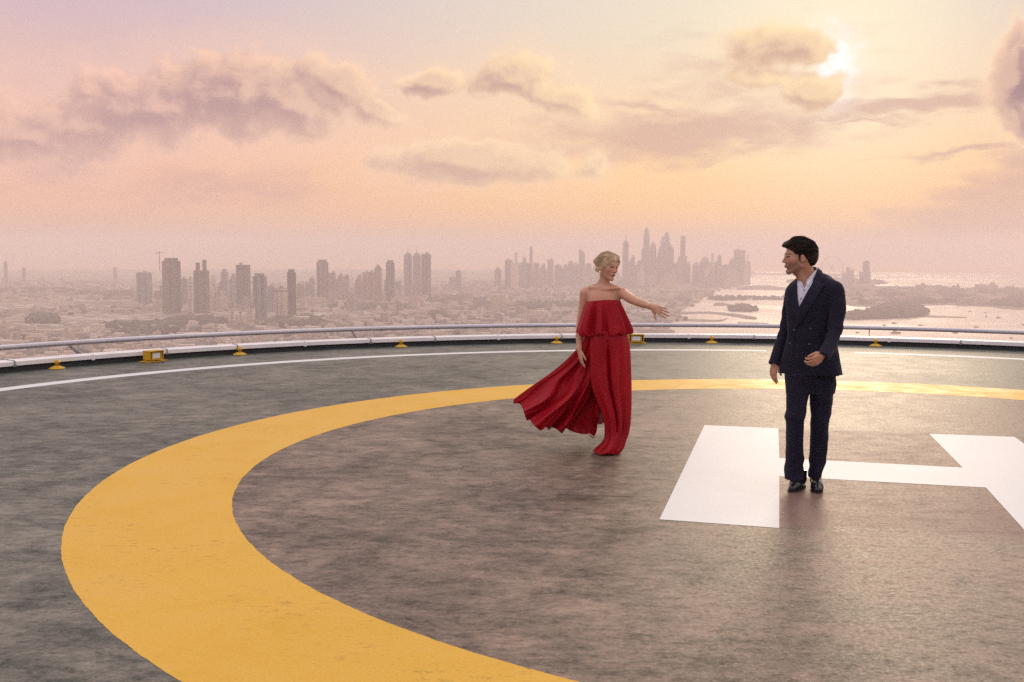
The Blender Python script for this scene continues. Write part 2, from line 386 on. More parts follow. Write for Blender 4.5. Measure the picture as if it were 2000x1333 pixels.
def make_flood():
    r = empty('floodlight', (0, 0, 0))
    bm = bmesh.new(); box(bm, 0, 0, .0, .40, .22, .012); bmesh.ops.bevel(bm, geom=bm.edges[:], offset=.004, segments=2, affect='EDGES'); obj('base_plate', bm, m_ylamp, r)
    # open fronted hood facing local -y with side cheeks
    bm = bmesh.new()
    box(bm, 0, .06, .035, .27, .02, .125); box(bm, 0, -.01, .160, .29, .17, .012); box(bm, 0, -.005, .025, .27, .15, .010)
    box(bm, -.135, -.005, .035, .012, .15, .125); box(bm, .135, -.005, .035, .012, .15, .125)
    bmesh.ops.bevel(bm, geom=bm.edges[:], offset=.002, segments=1, affect='EDGES'); obj('housing', bm, m_ylamp, r)
    bm = bmesh.new(); box(bm, 0, -.04, .050, .17, .06, .085); bmesh.ops.bevel(bm, geom=bm.edges[:], offset=.008, segments=2, affect='EDGES'); obj('lens', bm, m_glass, r)
    bm = bmesh.new(); box(bm, 0, -.068, .038, .215, .02, .012); box(bm, 0, -.068, .136, .215, .02, .012); box(bm, -.096, -.068, .050, .014, .02, .086); box(bm, .096, -.068, .050, .014, .02, .086); obj('lens_frame', bm, m_ylamp, r)
    for s in (-1, 1):
        bm = bmesh.new(); box(bm, s*.10, 0, .011, .02, .04, .03); obj('bracket', bm, m_ylamp, r)
    return r
fl = make_flood()
for i, (a, lab) in enumerate(((136.4, 'boxy yellow floodlight on the left, between two small domed edge lamps'), (93.3, 'boxy yellow floodlight partly hidden behind the woman in red'))):
    o = fl if i == 0 else copy_tree(fl)
    o.location = (CX+11.80*math.cos(math.radians(a)), CY+11.80*math.sin(math.radians(a)), .001)
    o.rotation_euler = (0, 0, math.radians(a-90)+ (.30 if i == 0 else .0)); o['label'] = lab; o['category'] = 'floodlight'; o['group'] = 'yellow floodlights at the helipad edge'
# ------------------------------------------------------------------ the plain, the sea, the islands
RH = 12100.0
def land_nodes(t, b):
    co = t.new('ShaderNodeTexCoord').outputs['Object']
    v = t.new('ShaderNodeTexVoronoi', ins={'Vector': co, 'Scale': .011}); v2 = t.new('ShaderNodeTexVoronoi', ins={'Vector': co, 'Scale': .035})
    big = t.noise(co, .0016, 5, .6, .6)
    cell = t.new('ShaderNodeSeparateColor', ins={0: v.outputs['Color']}).outputs[0]; cell2 = t.new('ShaderNodeSeparateColor', ins={0: v2.outputs['Color']}).outputs[1]
    c = t.ramp(cell, [(0, (.22, .17, .13, 1)), (.3, (.32, .25, .19, 1)), (.55, (.14, .12, .10, 1)), (.75, (.25, .2, .16, 1)), (1, (.18, .15, .12, 1))])
    roof = t.mapr(cell2, .82, .86); dark = t.mapr(cell2, .28, .2)
    c = t.mix(t.math('MULTIPLY', roof, .9), c, (.55, .47, .40, 1)); c = t.mix(t.math('MULTIPLY', dark, .7), c, (.09, .08, .06, 1))
    c = t.mix(t.mapr(big, .52, .62, 0, .85), c, (.07, .075, .045, 1))
    ed = t.new('ShaderNodeTexVoronoi', feature='DISTANCE_TO_EDGE', ins={'Vector': co, 'Scale': .0022}).outputs[0]
    c = t.mix(t.mapr(ed, .035, .02, 0, .8), c, (.5, .42, .34, 1))
    t.set(b.inputs['Base Color'], c)
def isl_nodes(t, b):
    co = t.new('ShaderNodeTexCoord').outputs['Object']
    n = t.noise(co, .006, 6, .65)
    t.set(b.inputs['Base Color'], t.ramp(n, [(.35, (.05, .055, .04, 1)), (.5, (.12, .10, .07, 1)), (.6, (.3, .24, .17, 1)), (.7, (.05, .055, .04, 1))]))
def sea_nodes(t, b):
    co = t.new('ShaderNodeTexCoord').outputs['Object']
    n = t.noise(co, .05, 6, .65); n2 = t.noise(co, .0012, 4, .6, 1.0)
    t.set(b.inputs['Roughness'], t.mapr(n2, .35, .65, .45, .60))
    t.set(b.inputs['Normal'], t.new('ShaderNodeBump', ins={'Strength': .01, 'Distance': .02, 'Height': n}).outputs[0])
m_land = mat('city_ground', (.3, .24, .18, 1), .9, fn=land_nodes)
m_isl = mat('island_ground', (.1, .1, .07, 1), .9, fn=isl_nodes)
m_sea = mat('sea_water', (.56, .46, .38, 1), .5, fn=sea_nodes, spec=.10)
m_veg = mat('tree_mass', (.06, .06, .042, 1), .9, fn=grain(.05, .4))
bm = bmesh.new(); bmesh.ops.create_circle(bm, cap_ends=True, segments=256, radius=RH, matrix=Matrix.Translation((0, 0, GZ)))
obj('city_ground', bm, m_land, kind='structure')
SEA = [(1475,528.8),(1468,540),(1450,552),(1425,560),(1400,566),(1392,575),(1372,585),(1365,592),(1345,600),(1325,612),(1318,625),(1308,638),(1302,650),(1290,680),(1270,800)]
sea = [G(*p) for p in SEA]+[Vector((1000, -3000, GZ)), Vector((RH*.95, -3000, GZ))]
a0 = math.atan2(sea[0].x, sea[0].y)
sea += [Vector((RH*.9995*math.sin(a), RH*.9995*math.cos(a), GZ)) for a in np.linspace(math.radians(100), a0, 60)]
def sheet(name, pts, z, m, **kw):
    bm = bmesh.new(); f = bm.faces.new([bm.verts.new((p.x, p.y, z)) for p in pts]); bm.normal_update()
    if f.normal.z < 0: f.normal_flip()
    bmesh.ops.triangulate(bm, faces=bm.faces); return obj(name, bm, m, **kw)
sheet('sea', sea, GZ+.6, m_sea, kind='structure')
def smoothpoly(pts, n=4, amp=0.0, seed=1):
    rnd = random.Random(seed); out = []; m = len(pts)
    for i in range(m):
        p0, p1, p2, p3 = [Vector(pts[(i+k) % m]) for k in (-1, 0, 1, 2)]
        for j in range(n):
            t = j/n; q = .5*((2*p1)+(p2-p0)*t+(2*p0-5*p1+4*p2-p3)*t*t+(-p0+3*p1-3*p2+p3)*t**3)
            out.append((q.x+rnd.uniform(-1, 1)*amp*6, q.y+rnd.uniform(-1, 1)*amp))
    return out
ISL = {
 'wide_island': [(1655,566),(1700,560),(1800,561),(1900,563),(2000,562),(2400,561),(2400,606),(2100,607),(2000,606),(1960,604),(1930,600),(1900,598),(1850,597),(1780,599),(1700,600),(1660,598),(1640,590),(1600,585),(1560,583),(1530,580),(1540,572),(1600,568)],
 'wooded_island': [(1655,625),(1660,619),(1690,616),(1720,606),(1750,602),(1790,604),(1803,612),(1804,617),(1780,621),(1700,625)],
 'sand_spit': [(1800,617),(1880,620),(1888,621.2),(1880,621.8),(1800,620)],
 'small_round_island': [(1426,605),(1435,600),(1460,600),(1470,604),(1479,608),(1465,610),(1430,609)],
 'curved_spit': [(1318,611),(1380,610),(1420,612.5),(1462,618),(1478,622),(1474,625),(1455,623.5),(1420,617.5),(1380,613.5),(1318,615)],
 'breakwater': [(1300,622),(1400,626),(1420,622.5),(1402,629),(1310,627)],
 'low_spit': [(1392,596),(1400,592.5),(1412,592.5),(1430,597),(1400,598)],
 'long_spit': [(1380,583),(1410,581),(1500,582),(1640,584),(1640,587),(1500,586.5),(1400,588)],
 'far_shore': [(1460,560),(1500,558),(1530,562),(1600,563),(1640,566),(1500,567),(1440,566)],
 'wheel_island': [(1560,547),(1640,543),(1720,549),(1730,555),(1640,559),(1560,556),(1535,551)],
 'outer_bank': [(1470,536),(1560,534),(1640,536),(1700,540),(1640,541),(1560,539)],
 'pier_bank': [(1440,631),(1490,632),(1500,634),(1460,634.5)]}
for i, (nm, p) in enumerate(ISL.items()):
    sheet(nm, [G(x, max(y, 529.5)) for x, y in smoothpoly(p, 5, .18, i)], GZ+1.5+i*.02, m_isl, kind='structure')
def inpoly(x, y, P):
    r = False; j = len(P)-1
    for i in range(len(P)):
        if (P[i][1] > y) != (P[j][1] > y) and x < (P[j][0]-P[i][0])*(y-P[i][1])/(P[j][1]-P[i][1])+P[i][0]: r = not r
        j = i
    return r

# ------------------------------------------------------------------ towers
def facade(tone, glass=(.04, .05, .06), fl=3.8, bay=5.0):
    def f(t, b):
        co = t.new('ShaderNodeTexCoord').outputs['Object']; s = t.new('ShaderNodeSeparateXYZ', ins={0: co})
        g = lambda v, p, th: t.mapr(t.math('PINGPONG', v, p/2), th*p/2-.12, th*p/2+.12)
        win = t.math('MULTIPLY', g(s.outputs[2], fl, .42), g(t.math('ADD', s.outputs[0], s.outputs[1]), bay, .3))
        n = t.noise(co, .03, 3, .6)
        base = t.mix(t.mapr(n, .3, .7), tuple(x*.8 for x in tone)+(1,), tuple(min(1, x*1.2) for x in tone)+(1,))
        t.set(b.inputs['Base Color'], t.mix(win, base, glass+(1,)))
        t.set(b.inputs['Roughness'], t.mapr(win, 0, 1, .8, .2, smooth=False))
    return f
TM = {'g': mat('grey_facade', (.2, .2, .2, 1), .6, fn=facade((.25, .24, .28), (.05, .07, .10))), 'd': mat('dark_facade', (.1, .1, .1, 1), .5, fn=facade((.06, .06, .08), (.03, .04, .06))),
      'l': mat('light_facade', (.6, .6, .6, 1), .8, fn=facade((.82, .70, .58), (.16, .14, .13), 4.5, 7)), 't': mat('tan_facade', (.4, .3, .25, 1), .8, fn=facade((.40, .27, .20))),
      'c': mat('concrete_facade', (.25, .2, .18, 1), .9, fn=facade((.13, .095, .09), (.03, .03, .03), 4.0, 6))}
m_roofs = mat('roof_grey', (.2, .19, .18, 1), .8, fn=grain(.2, .2))
def dist_of(yb): return (EYE-GZ)*FPX/(yb-490.6)
rt = random.Random(7)
def plan_notched(w, d, n=1, depth=.22):
    """rectangle with vertical recesses in its sides"""
    def side(a, b, nx, ny, L):
        pts = []
        k = n; dd = depth*min(w, d)
        for i in range(k):
            u0 = (i+.32)/k; u1 = (i+.68)/k
            P = lambda u, o: (a[0]+(b[0]-a[0])*u-nx*o, a[1]+(b[1]-a[1])*u-ny*o)
            pts += [P(u0, 0), P(u0, dd), P(u1, dd), P(u1, 0)]
        return pts
    c = [(-w/2, -d/2), (w/2, -d/2), (w/2, d/2), (-w/2, d/2)]
    out = []
    for i, (nx, ny) in enumerate(((0, -1), (1, 0), (0, 1), (-1, 0))):
        out.append(c[i]); out += side(c[i], c[(i+1) % 4], nx, ny, 0)
    return out
def spire(parent, z0, z1, r, m, x=0, y=0):
    bm = bmesh.new(); bmesh.ops.create_cone(bm, cap_ends=True, segments=6, radius1=r, radius2=.25*r, depth=z1-z0, matrix=Matrix.Translation((x, y, (z0+z1)/2)))
    obj('spire', bm, m, parent)
def roofbits(parent, H, w, d, n=3):
    bm = bmesh.new()
    x0, y0 = rt.uniform(-.2, .2)*w, rt.uniform(-.2, .2)*d
    for k in range(n):
        box(bm, x0+rt.uniform(-.06, .06)*w, y0+rt.uniform(-.06, .06)*d, H, w*rt.uniform(.18, .30), d*rt.uniform(.18, .30), rt.uniform(3, 8))
    obj('roof_plant', bm, m_roofs, parent)
def tower(xl, xr, yt, yb, style, tone, label, nm='tower', cat='tower', group='hazy skyline towers', ysp=None):
    D = dist_of(yb); k = D/FPX; cx = (xl+xr)/2; base = G(cx, yb); base.z = GZ
    H = (EYE-(yt-490.6-(cx-1000)*-ROLL*0)*k)-GZ
    sw = (xr-xl)*k*base.y/D*1.0
    ang = rt.choice((-1, 1))*rt.uniform(.12, .5); az0 = math.atan2(base.x, base.y)
    ratio = rt.uniform(.65, 1.0)
    wid = sw/(math.cos(ang)+ratio*abs(math.sin(ang))); dep = wid*ratio
    o = empty(nm, (base.x, base.y, GZ), -az0+ang, label=label, category=cat, group=group)
    m = TM[tone]; bm = bmesh.new()
    nn = 2 if sw > 38 else 1
    if style in ('flat', 'crown', 'prongs', 'slab'):
        frustum(bm, plan_notched(wid, dep, nn), 0, H); obj('shaft', bm, m, o)
        if style == 'flat': roofbits(o, H, wid, dep)
        if style == 'crown':
            hh = H*.035+4; bm = bmesh.new(); frustum(bm, rectp(0, 0, wid*.72, dep*.72), H, H+hh); obj('crown', bm, TM['d'] if tone in 'dc' else m, o)
        if style == 'slab':
            bm = bmesh.new(); box(bm, 0, 0, H-9, wid*1.06, dep*1.06, 4); obj('crown', bm, m_roofs, o); roofbits(o, H, wid, dep, 2)
        if style == 'prongs':
            for i, sx in enumerate((-.24, .24)):
                bm = bmesh.new(); frustum(bm, rectp(sx*wid, 0, wid*.26, dep*.5), H, H+(20 if i else 15)*k*1.0); obj('crown', bm, m, o)
            if ysp: spire(o, H+18*k, EYE-(ysp-490.6)*k-GZ, 1.6, m_roofs, .24*wid)
    elif style == 'spire':     # shaft, stepped shoulder, pointed cap and needle
        zs = H; frustum(bm, plan_notched(wid, dep, 1), 0, zs*.93); obj('shaft', bm, m, o)
        bm = bmesh.new(); frustum(bm, rectp(0, 0, wid*.82, dep*.82), zs*.93, zs*.965, .9); frustum(bm, rectp(0, 0, wid*.62, dep*.62), zs*.965, zs*1.0, .25); obj('crown', bm, m, o)
        spire(o, H*.99, EYE-((ysp or yt-12)-490.6)*k-GZ, max(1.5, wid*.05), m_roofs)
    elif style == 'dome':
        r = wid*.5; zb = H-r*1.25; frustum(bm, plan_notched(wid, dep, 1), 0, zb); obj('shaft', bm, m, o)
        bm = bmesh.new(); bmesh.ops.create_uvsphere(bm, u_segments=16, v_segments=8, radius=1, matrix=Matrix.Translation((0, 0, zb))@Matrix.Diagonal((wid*.46, dep*.46, H-zb, 1)))
        obj('crown', bm, m, o, True)
        if ysp: spire(o, H-2, EYE-(ysp-490.6)*k-GZ, max(1.5, wid*.05), m_roofs)
    elif style == 'bullet':    # tall tapering shaft ending in a rounded point
        zb = H*.80; frustum(bm, plan_notched(wid, dep, 1), 0, zb, .97); obj('shaft', bm, m, o)
        bm = bmesh.new(); z = zb; sc = .97
        for q, ns in ((.88, .88), (.93, .72), (.97, .50), (1.0, .18)):
            frustum(bm, rectp(0, 0, wid*sc, dep*sc), z, H*q, ns/sc); z = H*q; sc = ns
        obj('crown', bm, m, o)
        if ysp: spire(o, H*.99, EYE-(ysp-490.6)*k-GZ, max(1.5, wid*.05), m_roofs)
    elif style == 'step':
        frustum(bm, plan_notched(wid, dep, 1), 0, H*.80); obj('shaft', bm, m, o)
        bm = bmesh.new(); frustum(bm, rectp(wid*.1, 0, wid*.72, dep*.8), H*.80, H*.91); frustum(bm, rectp(wid*.18, 0, wid*.42, dep*.6), H*.91, H); obj('crown', bm, m, o)
    elif style == 'slant':
        frustum(bm, plan_notched(wid, dep, 1), 0, H*.88); obj('shaft', bm, m, o)
        bm = bmesh.new(); v = [bm.verts.new(p) for p in ((-wid/2, -dep/2, H*.88), (wid/2, -dep/2, H*.88), (wid/2, dep/2, H*.88), (-wid/2, dep/2, H*.88), (-wid/2, -dep/2, H), (-wid/2, dep/2, H), (wid*.1, -dep/2, H*.955), (wid*.1, dep/2, H*.955))]
        for f in ((0, 1, 6, 4), (3, 5, 7, 2), (0, 4, 5, 3), (4, 6, 7, 5), (6, 1, 2, 7)): bm.faces.new([v[i] for i in f])
        obj('crown', bm, m, o)
        if ysp: spire(o, H*.97, EYE-(ysp-490.6)*k-GZ, max(1.5, wid*.06), m_roofs, -wid*.42)
    if D < 3600:
        bm = bmesh.new(); frustum(bm, rectp(0, 0, wid*1.5, dep*1.5), 0, 14); obj('podium', bm, TM['t'], o)
    return o
T = tower
T(8.7,15.5,512,556,'spire','g','very faint needle tower alone near the left frame edge',ysp=503)
T(44,51,525,553,'flat','g','very faint stubby tower just right of the far-left needle tower')
T(222,229,525,552,'flat','g','very faint thin block on horizon midway between left edge and crane tower')
T(268,297.5,534,597,'flat','g','first clear grey block of the skyline, left of the crane-topped tower')
ct=T(319,354,512,612,'crown','c','wide unfinished dark tower with a crane on its roof corner')
T(355,367,546,600,'flat','g','low pale block tucked right of the crane-topped tower')
T(369,379,546,620,'flat','l','narrow pale block left of the two-pronged tower')
T(380,409.5,530,612,'prongs','c','dark tower with two roof prongs and a thin mast',ysp=507)
T(411,425,560,608,'flat','l','low light block right of the two-pronged tower')
T(424,441,549,606,'step','g','stepped grey block behind the light blocks near two-pronged tower')
T(432,447,526,590,'dome','g','faint domed tower left of the broad twin-shaft tower')
T(448,462,536,592,'step','g','faint stepped tower squeezed beside the broad twin-shaft tower')
T(462.5,490,519,605,'flat','c','broad twin-shaft grey tower with flat roof, tallest near it')
T(446,459,605,637,'flat','l','bright cream low block in front of the broad twin-shaft tower','block','block')
T(461,476,614,636,'flat','l','second bright cream low block, right of the taller cream one','block','block')
T(480,499,602,635,'flat','l','pale pinkish mid-rise in front of the broad twin-shaft tower','block','block')
T(495,522,541,630,'crown','g','blue-grey tower with raised flat crown right of the broad tower')
T(523,537,560,610,'flat','g','plain low grey block left of the gridded pale block')
T(537.5,562.5,564,627,'slab','l','pale gridded office block with white frame and flat slab roof')
T(562,579,533,625,'crown','d','slim dark tower directly right of the pale gridded block')
T(580,594,556,600,'flat','t','low faint block right of the slim dark tower')
T(595,604,552,590,'step','g','faint left half of low pair behind slim dark tower')
T(604,615,545,590,'flat','g','faint right half of low pair behind slim dark tower')
T(619,642,513,588,'crown','c','tall dark slab tower with cut corner, left of wide lower blocks')
T(642,656,534,587,'flat','t','wide lower block touching the tall cut-corner slab tower')
T(656,672,536,588,'step','t','stepped block second right of the cut-corner slab tower')
T(672,682,539,584,'flat','g','faint end block closing the row beside the cut-corner slab tower')
T(694,708,537,588,'step','t','left block of the brownish cluster with rounded tower')
T(708,721,533,590,'flat','t','second block of the brownish cluster with rounded tower')
T(720,733,532,588,'flat','t','third block of the brownish cluster, beside rounded tower')
T(732,746,517,592,'dome','t','brownish rounded-top tower ending the brown cluster')
T(754,771,514,592,'crown','d','grey tower with flared flat roof right of the brown cluster')
T(751,758,548,590,'flat','g','low shoulder block at the foot of the flared-roof tower')
T(771,782,551,584,'flat','g','low faint block between flared-roof tower and twin spires')
T(789,805,494,582,'spire','g','left one of the identical twin spired towers',ysp=485)
T(806.5,822,494,582,'spire','g','right one of the identical twin spired towers',ysp=484)
T(823,842,497,582,'flat','c','flat-topped slab tower directly right of the twin spires')
T(877,890,542,568,'flat','g','small faint block left in the gap after the twin spires')
T(890,901,530,572,'flat','g','small faint taller block in the gap after the twin spires')
T(966,979,521,562,'dome','g','rounded faint tower standing alone before the distant skyline')
T(986,1001,508,565,'slab','g','flat-topped faint tower right of the lone rounded one')
T(1007,1018,519,562,'flat','g','low shoulder block left of the sail-roofed tower')
T(1018,1040,512,564,'slant','g','broad tower with pointed sail-like roof mast',ysp=498)
T(1034,1040,482,556,'flat','g','pencil-thin tower behind the sail-roofed tower')
T(1041,1053,514,558,'flat','g','low distant block first right of the pencil-thin tower')
T(1053,1066,515,557,'step','g','low distant stepped block right of the pencil-thin tower')
T(1069,1081,507,558,'flat','g','square-topped distant block midway between pencil and slanted towers')
T(1083,1097,518,556,'flat','g','low distant filler block right of the square-topped one')
T(1097,1109,516,556,'step','g','low distant stepped filler block before the small cube-topped one')
T(1109,1119,511,557,'flat','g','small cube-topped distant block left of the slanted-roof tower')
T(1119,1130,515,555,'flat','g','low distant block touching the slanted-roof tower')
T(1130,1142,486,558,'slant','g','slanted-roof slim tower with needle, left of woman\'s head',ysp=474)
T(1143,1155,515,556,'flat','g','low distant block just left of the woman\'s hair')
T(1155,1168,517,555,'step','g','low distant block partly behind the woman\'s hair')
T(1215,1227,468,560,'spire','g','tall clock-tower-like spire just right of woman\'s head',ysp=455)
T(1227,1240,498,558,'step','g','stepped mid tower right of the clock-like spire tower')
T(1240,1253,508,557,'step','g','low block between clock-like spire and tallest bullet tower')
T(1255.5,1268,443,556,'bullet','g','tallest tower of the skyline, bullet-shaped top')
T(1252,1257,486,557,'flat','g','shoulder block on the left of the tallest bullet tower')
T(1268,1281,472,557,'bullet','g','short pointed tower between the two highest clusters')
T(1281,1290,486,558,'step','g','left shoulder of the central stepped cluster')
T(1287,1297,461,557,'step','g','high stepped tower of the central cluster')
T(1295,1307,452,556,'bullet','g','second tallest tower, bullet top in the central cluster')
T(1306,1315,476,557,'slant','g','slope-roofed tower on the right flank of central cluster')
T(1315,1327,514,557,'flat','g','low block left of the lone square-topped pillar tower')
T(1327.5,1337.5,460,556,'flat','g','lone square-topped pillar tower right of central cluster')
T(1325,1341,500,558,'flat','g','lower collar block around the lone pillar tower')
T(1338,1348,510,557,'step','g','low block right of the lone pillar tower')
T(1352,1366,511,558,'dome','g','low rounded block left of the broad domed block')
T(1366,1387,500,557,'dome','g','broad domed block in the gap after the pillar tower')
T(1387,1399,515,557,'flat','g','low block between broad domed block and thin curved tower')
T(1399,1409,496,557,'bullet','g','thin curved-top tower before the portal tower')
T(1409,1423,517,556,'flat','g','low block right of the thin curved-top tower')
T(1422,1432,503,556,'step','g','shoulder tower on the left of the portal tower')
T(1432,1454,487,556,'slab','g','wide flat-lidded portal tower near the skyline\'s right end')
T(1456,1465,510,556,'flat','g','last slim tower at the right end of the skyline')
T(1644,1652,532,557,'flat','g','left low block beside the observation wheel')
T(1651,1660,520,558,'bullet','g','rounded tower right of the observation wheel')
T(1660,1667,526,557,'flat','g','slim block right of the rounded tower by the wheel')
T(1678,1699,530,562,'flat','g','lower wide body of the solitary right-hand tower')
T(1684,1697,509,561,'flat','g','solitary square tower standing on the island at right')
# crane on the unfinished tower
D = dist_of(612); k = D/FPX; cb = G(315, 612); zt = EYE-(497-490.6)*k
cr = empty('tower_crane', (cb.x-2, cb.y, EYE-(530-490.6)*k), label='thin construction crane standing on the unfinished dark tower', category='crane')
z0 = cr.location.z
bm = bmesh.new(); box(bm, 0, 0, 0, 2.0, 2.0, zt-z0+6); obj('mast', bm, m_roofs, cr)
bm = bmesh.new(); box(bm, 2, 0, zt-z0, 26, 1.5, 1.8); box(bm, -8.5, 0, zt-z0-3, 4, 2, 3); obj('jib', bm, m_roofs, cr)
# observation wheel
wc = G(1624, 557); k = wc.y/FPX; wz = EYE-(518-490.6+2)*k; wr = 21*k
wh = empty('observation_wheel', (wc.x, wc.y, GZ), -.25, label='faint giant observation wheel behind the man\'s shoulder', category='ferris wheel')
bm = bmesh.new(); Mw = Matrix.Translation((0, 0, wz-GZ))@Matrix.Rotation(math.pi/2, 4, 'X')
ring(bm, 0, 0, [(wr-3.4, -2.5), (wr, -2.5), (wr, 2.5), (wr-3.4, 2.5)], 96); bmesh.ops.transform(bm, matrix=Mw, verts=bm.verts); obj('rim', bm, m_roofs, wh)
bm = bmesh.new()
for i in range(24):
    a = i*math.pi/12; box(bm, 0, 0, 0, .5, .5, wr-2, M=Matrix.Translation((0, 0, wz-GZ))@Matrix.Rotation(a, 4, 'Y'))
obj('spokes', bm, m_roofs, wh)
for s in (-1, 1):
    bm = bmesh.new(); box(bm, 0, 0, 0, 2.5, 2.5, (wz-GZ)/math.cos(.42), M=Matrix.Translation((s*(wz-GZ)*math.tan(.42), 0, 0))@Matrix.Rotation(-s*.42, 4, 'Y')); obj('support_leg', bm, m_roofs, wh)

# ------------------------------------------------------------------ low buildings on the plain
rl = random.Random(21)
def low_shape(bm, w, d, h, M, kind):
    box(bm, 0, 0, 0, w, d, h, M=M)
    if kind == 0: box(bm, w*.2, 0, h, w*.3, d*.5, h*.4, M=M)
    elif kind == 1: box(bm, -w*.2, d*.1, h, w*.45, d*.6, h*.25, M=M); box(bm, w*.3, -d*.2, h, w*.12, d*.15, h*.18, M=M)
    elif kind == 2: box(bm, w*.75, 0, 0, w*.5, d*.7, h*.7, M=M)
    else: box(bm, 0, -d*.7, 0, w*.6, d*.4, h*.55, M=M)
def low_np(kind):
    b_ = bmesh.new(); low_shape(b_, 1, 1, 1, Matrix.Identity(4), kind); b_.verts.ensure_lookup_table()
    r = (np.array([v.co[:] for v in b_.verts]), [[v.index for v in f.verts] for f in b_.faces]); b_.free(); return r
class Big:
    def __init__(s): s.V = []; s.F = []; s.M = []; s.n = 0
    def add(s, w, d, h, x, y, z, rz, kind, mi):
        v, f = LOWNP[kind]; c, q = math.cos(rz), math.sin(rz); v = v*np.array([w, d, h])
        s.V.append(np.stack([x+c*v[:, 0]-q*v[:, 1], y+q*v[:, 0]+c*v[:, 1], z+v[:, 2]], 1)); s.F += [[i+s.n for i in g] for g in f]; s.M += [mi]*len(f); s.n += len(v)
LOWNP = [low_np(k) for k in range(4)]
protos = []
for kk in range(4):
    for tn in ('l', 't', 'g'):
        bm = bmesh.new(); low_shape(bm, 1, 1, 1, Matrix.Identity(4), kk); me = bpy.data.meshes.new('low_building'); bm.to_mesh(me); bm.free()
        protos.append((me, TM[tn]))
m_lowl = mat('plaster_light', (.56, .47, .40, 1), .9, fn=grain(.6, .12)); m_lowt = mat('plaster_tan', (.42, .33, .26, 1), .9, fn=grain(.6, .12)); m_lowg = mat('plaster_grey', (.25, .22, .2, 1), .9, fn=grain(.6, .12))
for i, (me, m) in enumerate(protos): me.materials.append((m_lowl, m_lowt, m_lowg)[i % 3])
spots = []
SEAP = SEA+[(3000, 800), (3000, 528)]
while len(spots) < 4800:
    y = 490.6+ (rl.uniform(60**-.9, 260**-.9))**(-1/.9); x = rl.uniform(-120, 1470)
    if y > 760 or inpoly(x, y, SEAP): continue
    g = G(x, y); q = math.sin(g.x*.0021+1.3)+math.sin(g.y*.0017+g.x*.0009)+math.sin(g.y*.0043-g.x*.0031)
    if q < -1.3: continue
    spots.append((g.length, g.x, g.y, q))
spots.sort(); big = Big()
for i, (dd, x, y, q) in enumerate(spots):
    w_ = rl.uniform(12, 34)*(1.6 if rl.random() < .12 else 1); d_ = w_*rl.uniform(.5, 1.1); h_ = rl.uniform(5, 12)*(2.2 if rl.random() < .1 else 1); rz = .4+rl.choice((0, 1.57))+rl.uniform(-.08, .08)+.3*math.sin(x*.0006)
    if i < 200:
        me, m = protos[rl.randrange(12)]
        o = bpy.data.objects.new('low_building', me); scn.collection.objects.link(o)
        o.location = (x, y, GZ); o.scale = (w_, d_, h_); o.rotation_euler = (0, 0, rz)
        o['label'] = 'small low-rise building on the hazy plain seen past the rail'; o['category'] = 'building'; o['group'] = 'low-rise buildings on the plain below'
    else:
        big.add(w_, d_, h_, x, y, GZ, rz, rl.randrange(4), rl.randrange(3))
rm = random.Random(11)
for k in range(96):          # hazy mid-rise blocks round the towers
    if k < 46: x, y, h_ = rm.uniform(985, 1462), rm.uniform(556, 566), rm.uniform(45, 150)*(.6 if rm.random() < .5 else 1)
    else: x, y, h_ = rm.choice((rm.gauss(450, 110), rm.gauss(720, 110), rm.uniform(260, 980))), rm.uniform(566, 612), rm.uniform(18, 62)
    g = G(x, y); me, m = protos[rm.choice((1, 2, 2, 4, 5, 7, 8, 10, 11, 0))]
    o = bpy.data.objects.new('mid_rise_block', me); scn.collection.objects.link(o)
    o.location = (g.x, g.y, GZ); o.scale = (rm.uniform(22, 48), rm.uniform(20, 40), h_); o.rotation_euler = (0, 0, rm.uniform(-.6, .6))
    o['label'] = 'plain hazy mid-rise block at the feet of the skyline towers'; o['category'] = 'building'; o['group'] = 'mid-rise blocks between the skyline towers'
for k in range(150):      # resort buildings along the wide island
    x, y = rl.uniform(1650, 2350), rl.uniform(566, 598)
    if not inpoly(x, y, ISL['wide_island']): continue
    g = G(x, y); big.add(rl.uniform(25, 90), rl.uniform(18, 30), rl.uniform(10, 34), g.x, g.y, GZ+1.7, rl.uniform(-.4, .4), rl.randrange(4), rl.choice((0, 1, 2, 2, 2)))
me = mesh_of('distant_low_buildings', np.concatenate(big.V).tolist(), big.F); me.polygons.foreach_set('material_index', big.M)
for m in (m_lowl, m_lowt, m_lowg): me.materials.append(m)
obj('distant_low_buildings', me, None, kind='stuff', label='carpet of distant low-rise houses filling the hazy plain', category='houses')

# ------------------------------------------------------------------ tree masses
bm = bmesh.new(); bmesh.ops.create_icosphere(bm, subdivisions=2, radius=1); vs = np.array([v.co[:] for v in bm.verts]); fs = np.array([[v.index for v in f.verts] for f in bm.faces]); bm.free()
def lumps(name, pts, label):
    rn = np.random.RandomState(5); V = []; F = []
    for i, (x, y, r) in enumerate(pts):
        j = 1+.22*rn.randn(len(vs), 1); v = vs*j*np.array([r, r, r*.62])+np.array([x, y, GZ+r*.4+1.2]); V.append(v); F.append(fs+i*len(vs))
    obj(name, mesh_of(name, np.concatenate(V).tolist(), np.concatenate(F).tolist()), m_veg, kind='stuff', label=label, category='trees')
def fill(poly, n, r0, r1, jig=0):
    xs = [p[0] for p in poly]; ys = [p[1] for p in poly]; o = []
    while len(o) < n:
        x, y = rl.uniform(min(xs), max(xs)), rl.uniform(min(ys), max(ys))
        if inpoly(x, y, poly): g = G(x, y); o.append((g.x, g.y, rl.uniform(r0, r1)))
    return o
lumps('island_trees', fill(ISL['wooded_island'], 420, 9, 22)+fill(ISL['small_round_island'], 140, 7, 15), 'dark trees covering the small islands off the coast')
